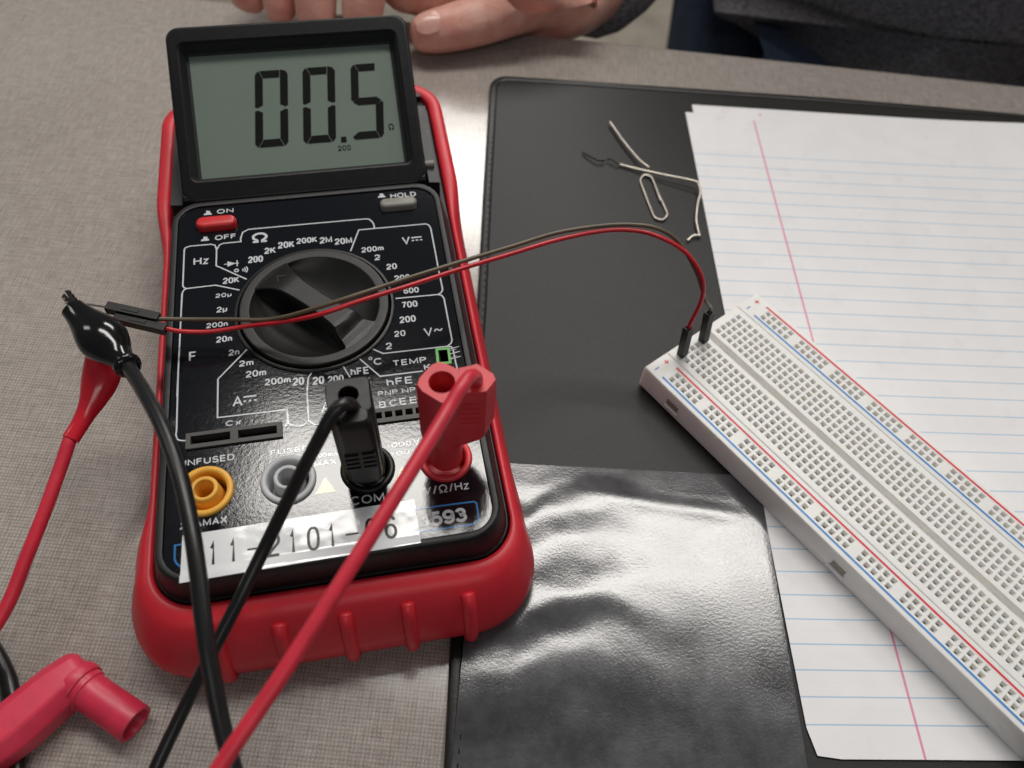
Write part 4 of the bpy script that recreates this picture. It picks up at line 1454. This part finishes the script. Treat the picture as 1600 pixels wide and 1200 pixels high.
# alligator clip leads
def boot_sweep(name, pts, w, h, mat, parent, n=28, per=7):
    bm = bmesh.new()
    P = spline([Vector(p) for p in pts], per)
    L = [0.0]
    for a, b in zip(P, P[1:]):
        L.append(L[-1] + (b - a).length)
    loops = []

    def at(tab, t):
        k = t * (len(tab) - 1)
        i = min(int(k), len(tab) - 2)
        f = k - i
        p0, p1, p2, p3 = tab[max(i - 1, 0)], tab[i], tab[i + 1], tab[min(i + 2, len(tab) - 1)]
        return 0.5 * (2 * p1 + (p2 - p0) * f + (2 * p0 - 5 * p1 + 4 * p2 - p3) * f * f + (3 * p1 - p0 - 3 * p2 + p3) * f ** 3)
    for i, p in enumerate(P):
        d = (P[min(i + 1, len(P) - 1)] - P[max(i - 1, 0)]).normalized()
        sd = d.cross(Vector((0, 0, 1))).normalized()
        up = sd.cross(d)
        t = L[i] / L[-1]
        ww, hh = at(w, t), at(h, t)
        loops.append([p + sd * ww * math.cos(a) + up * hh * math.sin(a) for a in [2 * math.pi * k / n for k in range(n)]])
    loft(bm, loops)
    bm.transform(Matrix.Scale(S, 4))
    bm.transform(parent.matrix_basis.inverted())
    return obj(name, bm, mat, parent, 60, scaled=False)


def jaw(name, tip, root, side, parent, mats):
    """one half of the clip: a thin tapering strip, toothed along its inner edge"""
    a, b = Vector(tip), Vector(root)
    d = (b - a).normalized()
    sd = d.cross(Vector((0, 0, 1))).normalized() * side
    u = sd.cross(d) * side
    bm = bmesh.new()
    loops = []
    N = 14
    for k in range(N + 1):
        t = k / N
        p = a + (b - a) * t
        hh = 0.5 + 1.7 * t
        tooth = -sd * (0.75 if k % 2 and t < 0.75 else 0.0)
        loops.append([p + u * hh + tooth, p + u * hh + sd * (0.5 + 0.9 * t), p - u * hh + sd * (0.5 + 0.9 * t), p - u * hh + tooth])
    loft(bm, loops)
    for f in bm.faces:
        if f.calc_center_median().dot(-sd) > (a * 0.5 + b * 0.5).dot(-sd) - 0.05:
            f.material_index = 1
    bmesh.ops.recalc_face_normals(bm, faces=bm.faces)
    bm.transform(Matrix.Scale(S, 4))
    bm.transform(parent.matrix_basis.inverted())
    return obj(name, bm, mats, parent, False, scaled=False)


M['darksteel'] = plain('dark_plated_steel', (0.03, 0.028, 0.026), 0.34, metal=0.9)
BC = thing('black_clip_lead', 'black alligator clip gripping the jumper wire ends, its thick black cable crossing the meter', 'clip lead', (-118, -28, 50), None, 'alligator clip leads')
boot_sweep('insulating_boot', [(-118.2, -27.6, 50.2), (-113, -31.2, 49.4), (-107.6, -35.2, 49), (-102.6, -39.2, 49), (-98.6, -42.4, 49.6)],
           [3.1, 3.8, 4.9, 6.0, 6.2, 5.1, 3.5, 2.7], [2.7, 3.3, 4.1, 4.8, 4.9, 4.2, 3.1, 2.5], M['blackvinyl'], BC)
bm = bmesh.new()
lathe(bm, [(2.2, -1.3), (3.1, -1.1), (3.5, -0.2), (3.3, 0.8), (2.2, 1.2)], 28, Vector((-98.0, -43.0, 49.8)) - BC.location / S, (0.75, -0.72, 0.25))
obj('boot_collar', bm, M['blackvinyl'], BC, 60)
jaw('jaw', (-120.9, -23.2, 51.8), (-112.8, -30.2, 50.0), 1, BC, [M['darksteel'], M['darksteel']])
jaw('jaw', (-121.3, -24.7, 51.6), (-113.9, -31.6, 50.0), -1, BC, [M['darksteel'], M['steel']])
smooth_tube('cable', PATH_BLACK_CLIP_LEAD, 1.85, M['blackwire'], BC)

RC = thing('red_clip_lead', 'red alligator clip hanging under the black clip with its red cable', 'clip lead', (-112, -30, 36), None, 'alligator clip leads')
boot_sweep('insulating_boot', [(-111.8, -30.5, 40.5), (-110.6, -37, 38), (-111.2, -44.1, 34.8), (-112.9, -50.5, 32.2), (-114.3, -56.2, 31.0)],
           [4.2, 4.9, 5.1, 4.7, 3.7, 2.7, 2.3, 2.3], [3.0, 3.6, 4.0, 3.9, 3.2, 2.5, 2.2, 2.2], M['redvinyl'], RC)
jaw('jaw', (-115.5, -23.5, 43.5), (-111.8, -31.5, 40.0), 1, RC, [M['darksteel'], M['steel']])
smooth_tube('cable', PATH_RED_CLIP_LEAD, 1.75, M['redwire'], RC)

# loose elbow plug at the lower left of the table
EP = thing('elbow_plug', 'rose red right-angle banana plug lying on the table with its open barrel toward the meter', 'plug', (-98, -115, 0))
b0, b1 = Vector((-97.9, -111.9, 6.0)), Vector((-82.3, -118.8, 5.3))
ax = (b1 - b0).normalized()
ln = (b1 - b0).length
org = b0 - EP.location / S
bm = bmesh.new()
lathe(bm, [(0.2, -5), (5.2, -4.6), (5.3, 1.2), (5.25, 1.9), (4.95, 2.1), (4.85, 2.4), (4.75, 5.0), (4.9, ln - 0.5), (4.8, ln), (4.0, ln), (3.8, ln - 0.4), (3.6, 3), (0.2, 2.9)], 36, org, ax)
obj('barrel', bm, M['elbow'], EP, 40)
bm = bmesh.new()
lathe(bm, [(4.4, -3.0), (5.8, -2.7), (6.0, -1.5), (5.9, -0.2), (5.7, 0.3), (4.2, 0.5)], 36, org, ax)
obj('collar', bm, M['elbow'], EP, 40)
bm = bmesh.new()
hp = [Vector((-98.4, -106.8, 6.2)), Vector((-99.6, -108.4, 6.2)), Vector((-103.4, -113.2, 6.3)), Vector((-109.6, -122.6, 6.6)), Vector((-119, -132.5, 7.0)), Vector((-128, -142, 7.4))]
loops = []
for i, p in enumerate(hp):
    d = (hp[min(i + 1, 5)] - hp[max(i - 1, 0)]).normalized()
    sd = d.cross(Vector((0, 0, 1))).normalized()
    up = sd.cross(d)
    w = (4.2, 5.8, 6.4, 6.7, 6.9, 6.2)[i]
    h = (3.8, 5.3, 5.7, 5.7, 5.7, 5.2)[i]
    oc = [(1, .42), (.50, 1), (-.50, 1), (-1, .42), (-1, -.5), (-.6, -1), (.6, -1), (1, -.5)]
    loops.append([p - EP.location / S + sd * w * a + up * h * c for a, c in oc])
loft(bm, loops)
bmesh.ops.recalc_face_normals(bm, faces=bm.faces)
bevelled(bm, 0.7, 3, 20)
obj('handle', bm, M['elbow'], EP, 45)
smooth_tube('cable', [(-124, -137.5, 7.2), (-130, -144.2, 7), (-142, -157, 5), (-165, -176, 2.2), (-210, -200, 1.9)], 1.9, M['redwire'], EP)
LC = thing('black_cable', 'length of black cable curling on the table under the red elbow plug', 'cable', (-120, -109, 0))
smooth_tube('cable', [(x, y, 2.0) for x, y, z in BLK], 1.9, M['blackwire'], LC)
smooth_tube('cable', [(x - 3.6, y - 0.6, 2.0) for x, y, z in BLK], 1.9, M['blackwire'], LC)

# ------------------------------------------------------------------ jumper wires
def housing(parent, a, b, name='pin_housing', flat_up=Vector((0, 0, 1))):
    a, b = Vector(a), Vector(b)
    d = (b - a).normalized()
    sd = d.cross(flat_up).normalized()
    up = sd.cross(d)
    L = (b - a).length
    bm = bmesh.new()
    h = 1.25
    R = Matrix((sd, up, d)).transposed()
    loops = []
    for t in (0, L):
        loops.append([a + R @ Vector((x, y, t)) for x, y in ((-h, -h), (h, -h), (h, h), (-h, h))])
    loft(bm, loops, True, False)
    # open mouth for the wire
    r1 = [v for v in bm.verts][4:8]
    inn = addv(bm, [a + R @ Vector((x, y, L)) for x, y in ((-.85, -.85), (.85, -.85), (.85, .85), (-.85, .85))])
    dep = addv(bm, [a + R @ Vector((x, y, L - 3)) for x, y in ((-.85, -.85), (.85, -.85), (.85, .85), (-.85, .85))])
    for k in range(4):
        l = (k + 1) % 4
        bm.faces.new((r1[k], r1[l], inn[l], inn[k]))
        bm.faces.new((inn[k], inn[l], dep[l], dep[k]))
    bm.faces.new(dep)
    # latch tongue on one face
    w = 0.55
    for y0, y1, t0, t1 in ((h, h + 0.18, L * 0.30, L * 0.62),):
        q = [[a + R @ Vector((x, y, t)) for x, y in ((-w, y0 - .1), (w, y0 - .1), (w, y1), (-w, y1))] for t in (t0, t1)]
        loft(bm, q)
    bmesh.ops.recalc_face_normals(bm, faces=bm.faces)
    bm.transform(Matrix.Scale(S, 4))
    bm.transform(parent.matrix_basis.inverted())
    return obj(name, bm, M['dupont'], parent, False, scaled=False)


def pin(parent, a, b):
    bm = bmesh.new()
    tube(bm, [Vector(a), Vector(b)], 0.32, 8)
    bm.transform(Matrix.Scale(S, 4))
    bm.transform(parent.matrix_basis.inverted())
    return obj('pin', bm, M['steel'], parent, 40, scaled=False)


ffup = Vector((math.cos(BANG), math.sin(BANG), 0))
JB = thing('jumper_wire', 'thin brown jumper wire from the black clip to the breadboard, farther of the bonded pair', 'jumper wire', bw(1, 4, 0), None, 'jumper wires arching from the clips to the breadboard')
top = bw(1, 4, 14) + Vector((-1.6, 0.6, 0))
housing(JB, bw(1, 4, 0.3), top, flat_up=-ffup)
pin(JB, bw(1, 4, -3), bw(1, 4, 0.5))
housing(JB, (-112.4, -22.5, 45.8), (-97.9, -23.6, 45.0))
pin(JB, (-117.8, -22.6, 46.2), (-112.4, -22.5, 45.8))
wp = [(-100.4, -23.5, 45.1)] + PATH_BROWN[:-1] + [tuple(top + Vector((-0.2, 0.2, 2.0))), tuple(top + Vector((0.1, 0, -2.0)))]
smooth_tube('wire', wp, 0.62, M['brownwire'], JB, 8, 10)
JR = thing('jumper_wire', 'thin red jumper wire from the clips to the breadboard, nearer of the bonded pair', 'jumper wire', bw(1, 0, 0), None, 'jumper wires arching from the clips to the breadboard')
top = bw(1, 0, 14) + Vector((-1.2, 0.4, 0))
housing(JR, bw(1, 0, 0.3), top, flat_up=-ffup)
pin(JR, bw(1, 0, -3), bw(1, 0, 0.5))
housing(JR, (-109.5, -24.9, 44.8), (-95.3, -26.3, 44.1))
pin(JR, (-115.5, -25.6, 44.8), (-109.5, -24.9, 44.8))
wp = [(-98.0, -26.0, 44.2)] + PATH_THINRED[:-1] + [tuple(top + Vector((0.2, 0.3, 2.0))), tuple(top + Vector((0.1, 0, -2.0)))]
smooth_tube('wire', wp, 0.66, M['thinred'], JR, 8, 10)

# ------------------------------------------------------------------ bits of wire on the folio
def bent(name, pts, r, label, cat, group=None, mat='steel'):
    bm = bmesh.new()
    o = Vector((pts[0][0], pts[0][1], 2.5))
    tube(bm, spline([Vector(p) - o for p in pts], 6), r, 10)
    ob = obj(name, bm, M[mat], None, 60)
    ob.location = o * S
    tag(ob, label, cat, group)
    return ob


M['zinc'] = plain('dull_zinc_wire', (0.62, 0.57, 0.50), 0.36, metal=1.0)
bent('paper_clip', PC2, 0.43, 'small silver paper clip still in its oval shape on the black folio', 'paper clip', mat='zinc')
bent('bent_wire', STRAIGHT, 0.52, 'straight stub of silver wire whose lower end rests on the long bent wire', 'wire', 'scraps of bent wire on the folio', mat='zinc')
bent('bent_wire', BENT, 0.47, 'long unbent paper clip wire with a hooked end beside the paper edge', 'wire', 'scraps of bent wire on the folio', mat='zinc')
bent('bent_wire', SCRAP, 0.36, 'short dark wire scrap at the far left of the bent wires', 'wire', 'scraps of bent wire on the folio', mat='darksteel')
bent('bent_wire', SCRAP2, 0.32, 'tiny dark wire scrap touching the end of the long bent wire', 'wire', 'scraps of bent wire on the folio', mat='darksteel')

# ================================================================== person on the far side
def skinned(name, nodes, edges, mat, parent, sub=2, root=0):
    """grow one continuous surface over a skeleton; nodes: name -> (xyz in mm, rx, ry)"""
    K = 0.02
    keys = list(nodes)
    me = bpy.data.meshes.new('skeleton')
    me.from_pydata([tuple(c * K for c in nodes[k][0]) for k in keys], [(keys.index(a), keys.index(b)) for a, b in edges], [])
    o = bpy.data.objects.new('skeleton', me)
    COL.objects.link(o)
    o.modifiers.new('skin', 'SKIN')
    sm = o.modifiers.new('sub', 'SUBSURF')
    sm.levels = sub
    sm.render_levels = sub
    if not me.skin_vertices:
        me.skin_vertices.new()
    for i, k in enumerate(keys):
        sv = me.skin_vertices[0].data[i]
        sv.radius = (nodes[k][1] * K, nodes[k][2] * K)
        sv.use_root = (i == root)
    bpy.context.view_layer.update()
    ev = bpy.data.meshes.new_from_object(o.evaluated_get(bpy.context.evaluated_depsgraph_get()))
    bm = bmesh.new()
    bm.from_mesh(ev)
    bpy.data.objects.remove(o)
    bpy.data.meshes.remove(me)
    bpy.data.meshes.remove(ev)
    bm.transform(Matrix.Scale(S / K, 4))
    bm.transform(parent.matrix_basis.inverted())
    return obj(name, bm, mat, parent, 170, scaled=False)


PER = thing('person', 'person in charcoal sweater and navy jeans seated beyond the table, hand on its edge', 'person', (230, 430, -740))
N = {
    'pelvis': ((235, 440, -140), 120, 95), 'waist': ((235, 430, -40), 118, 88), 'chest': ((230, 440, 130), 135, 95), 'neckb': ((225, 450, 270), 70, 60),
    'neck': ((222, 445, 320), 52, 52), 'jaw': ((218, 425, 375), 62, 68), 'head': ((218, 430, 440), 74, 90), 'crown': ((218, 438, 500), 52, 62), 'nose': ((216, 345, 405), 10, 12),
    'shr': ((70, 470, 235), 58, 55), 'elr': ((52, 400, -10), 42, 40), 'war': ((24, 262, 6), 30, 24), 'wr': ((8, 216, 11), 27, 20), 'palm': ((-30, 215, 24), 30, 18),
    'tc': ((-10, 204, 14), 16, 14), 'tm': ((-26, 190, 15), 12.0, 11.5), 'ti': ((-44, 180.5, 12.5), 11.2, 10.2), 'tt': ((-58, 175.5, 10.5), 9.8, 8.8), 'te': ((-64, 173.5, 9.6), 6.0, 5.4),
    'im': ((-72, 199, 15), 12.5, 12.5), 'ip': ((-78, 188, 40), 11.3, 11), 'id': ((-84, 176, 27), 10.8, 10.4), 'it': ((-84, 167, 10), 8.5, 8.5),
    'mm': ((-60, 222, 42), 11.5, 11), 'mp': ((-101, 193, 45), 11, 11), 'md': ((-105.5, 178, 27), 10.6, 10.4), 'mt': ((-104, 167, 9), 8.5, 8.5),
    'rm': ((-66, 237, 38), 11, 10.5), 'rp': ((-118, 202, 42), 9.5, 9.5), 'rd': ((-123.5, 183, 25), 8.6, 8.6), 'rt': ((-121, 172, 9), 7, 7),
    'pm': ((-70, 250, 30), 10, 10), 'pp': ((-124, 214, 34), 8.5, 8.5), 'pd': ((-137, 190, 20), 8.6, 8.6), 'pt': ((-139, 178, 8.5), 8.0, 8.0),
    'shl': ((400, 455, 235), 58, 55), 'ell': ((430, 410, -10), 42, 40), 'wl': ((340, 300, -60), 27, 22), 'hl': ((300, 285, -60), 32, 18),
    'hipr': ((160, 430, -150), 82, 76), 'kner': ((135, 60, -138), 66, 64), 'ankr': ((110, 90, -640), 40, 40), 'toer': ((110, -10, -700), 36, 26),
    'hipl': ((330, 430, -150), 82, 76), 'knel': ((350, 60, -138), 66, 64), 'ankl': ((360, 90, -640), 40, 40), 'toel': ((360, -10, -700), 36, 26),
}
ED = [('pelvis', 'waist'), ('waist', 'chest'), ('chest', 'neckb'), ('neckb', 'neck'), ('neck', 'jaw'), ('jaw', 'head'), ('head', 'crown'), ('jaw', 'nose'),
      ('chest', 'shr'), ('shr', 'elr'), ('elr', 'war'), ('war', 'wr'), ('wr', 'palm'), ('palm', 'tc'), ('tc', 'tm'), ('tm', 'ti'), ('ti', 'tt'), ('tt', 'te'),
      ('palm', 'im'), ('im', 'ip'), ('ip', 'id'), ('id', 'it'), ('palm', 'mm'), ('mm', 'mp'), ('mp', 'md'), ('md', 'mt'),
      ('palm', 'rm'), ('rm', 'rp'), ('rp', 'rd'), ('rd', 'rt'), ('palm', 'pm'), ('pm', 'pp'), ('pp', 'pd'), ('pd', 'pt'),
      ('chest', 'shl'), ('shl', 'ell'), ('ell', 'wl'), ('wl', 'hl'),
      ('pelvis', 'hipr'), ('hipr', 'kner'), ('kner', 'ankr'), ('ankr', 'toer'), ('pelvis', 'hipl'), ('hipl', 'knel'), ('knel', 'ankl'), ('ankl', 'toel')]
skinned('body', N, ED, M['skin'], PER)


def grow(keys, d):
    return {k: (N[k][0], N[k][1] + d, N[k][2] + d) for k in keys}


SW = grow(['waist', 'chest', 'neckb', 'shr', 'elr', 'war', 'shl', 'ell', 'wl'], 9)
SW['hem'] = ((243, 432, -50), 150, 118)
SW['waist'] = ((243, 436, 8), 150, 118)
SW['cuff'] = ((12, 226, 10), 36, 29)
SE = [('hem', 'waist'), ('waist', 'chest'), ('chest', 'neckb'), ('chest', 'shr'), ('shr', 'elr'), ('elr', 'war'), ('war', 'cuff'), ('chest', 'shl'), ('shl', 'ell'), ('ell', 'wl')]
skinned('sweater', SW, SE, M['sweater'], PER, root=0)
JN = grow(['pelvis', 'hipr', 'kner', 'ankr', 'hipl', 'knel', 'ankl'], 8)
JE = [('pelvis', 'hipr'), ('hipr', 'kner'), ('kner', 'ankr'), ('pelvis', 'hipl'), ('hipl', 'knel'), ('knel', 'ankl')]
skinned('jeans', JN, JE, M['jeans'], PER, root=0)
# hair
bm = bmesh.new()
bmesh.ops.create_uvsphere(bm, u_segments=24, v_segments=14, radius=1)
for v in bm.verts:
    v.co = Vector((218 + v.co.x * 86, 448 + v.co.y * 98, 470 + v.co.z * 84)) - PER.location / S
    if v.co.y < -60 and v.co.z < 740 + 480:
        v.co.y = -60 + 0.2 * (v.co.y + 60)
obj('hair', bm, M['sweater'], PER, 170)
# thumb nail
bm = bmesh.new()
c = Vector((-55.5, 172.2, 19.3)) - PER.location / S
d = Vector((-0.92, -0.33, -0.14)).normalized()
up = Vector((0.05, -0.42, 0.9))
up = (up - d * up.dot(d)).normalized()
sd = d.cross(up)
loops = []
for k in range(7):
    t = k / 6
    w = 5.4 * (1 - 0.25 * abs(t - 0.45) ** 2 * 4) * (0.75 if k in (0, 6) else 1)
    loops.append([c + d * (-5.5 + 11 * t) + sd * w * s_ + up * (-(0.9 * s_ * s_) * 1.6 - 1.2 * (t - .3) ** 2) for s_ in (-1, -.5, 0, .5, 1)])
loft(bm, loops, False, False, closed=False)
bmesh.ops.recalc_face_normals(bm, faces=bm.faces)
obj('thumbnail', bm, M['nail'], PER, 170)
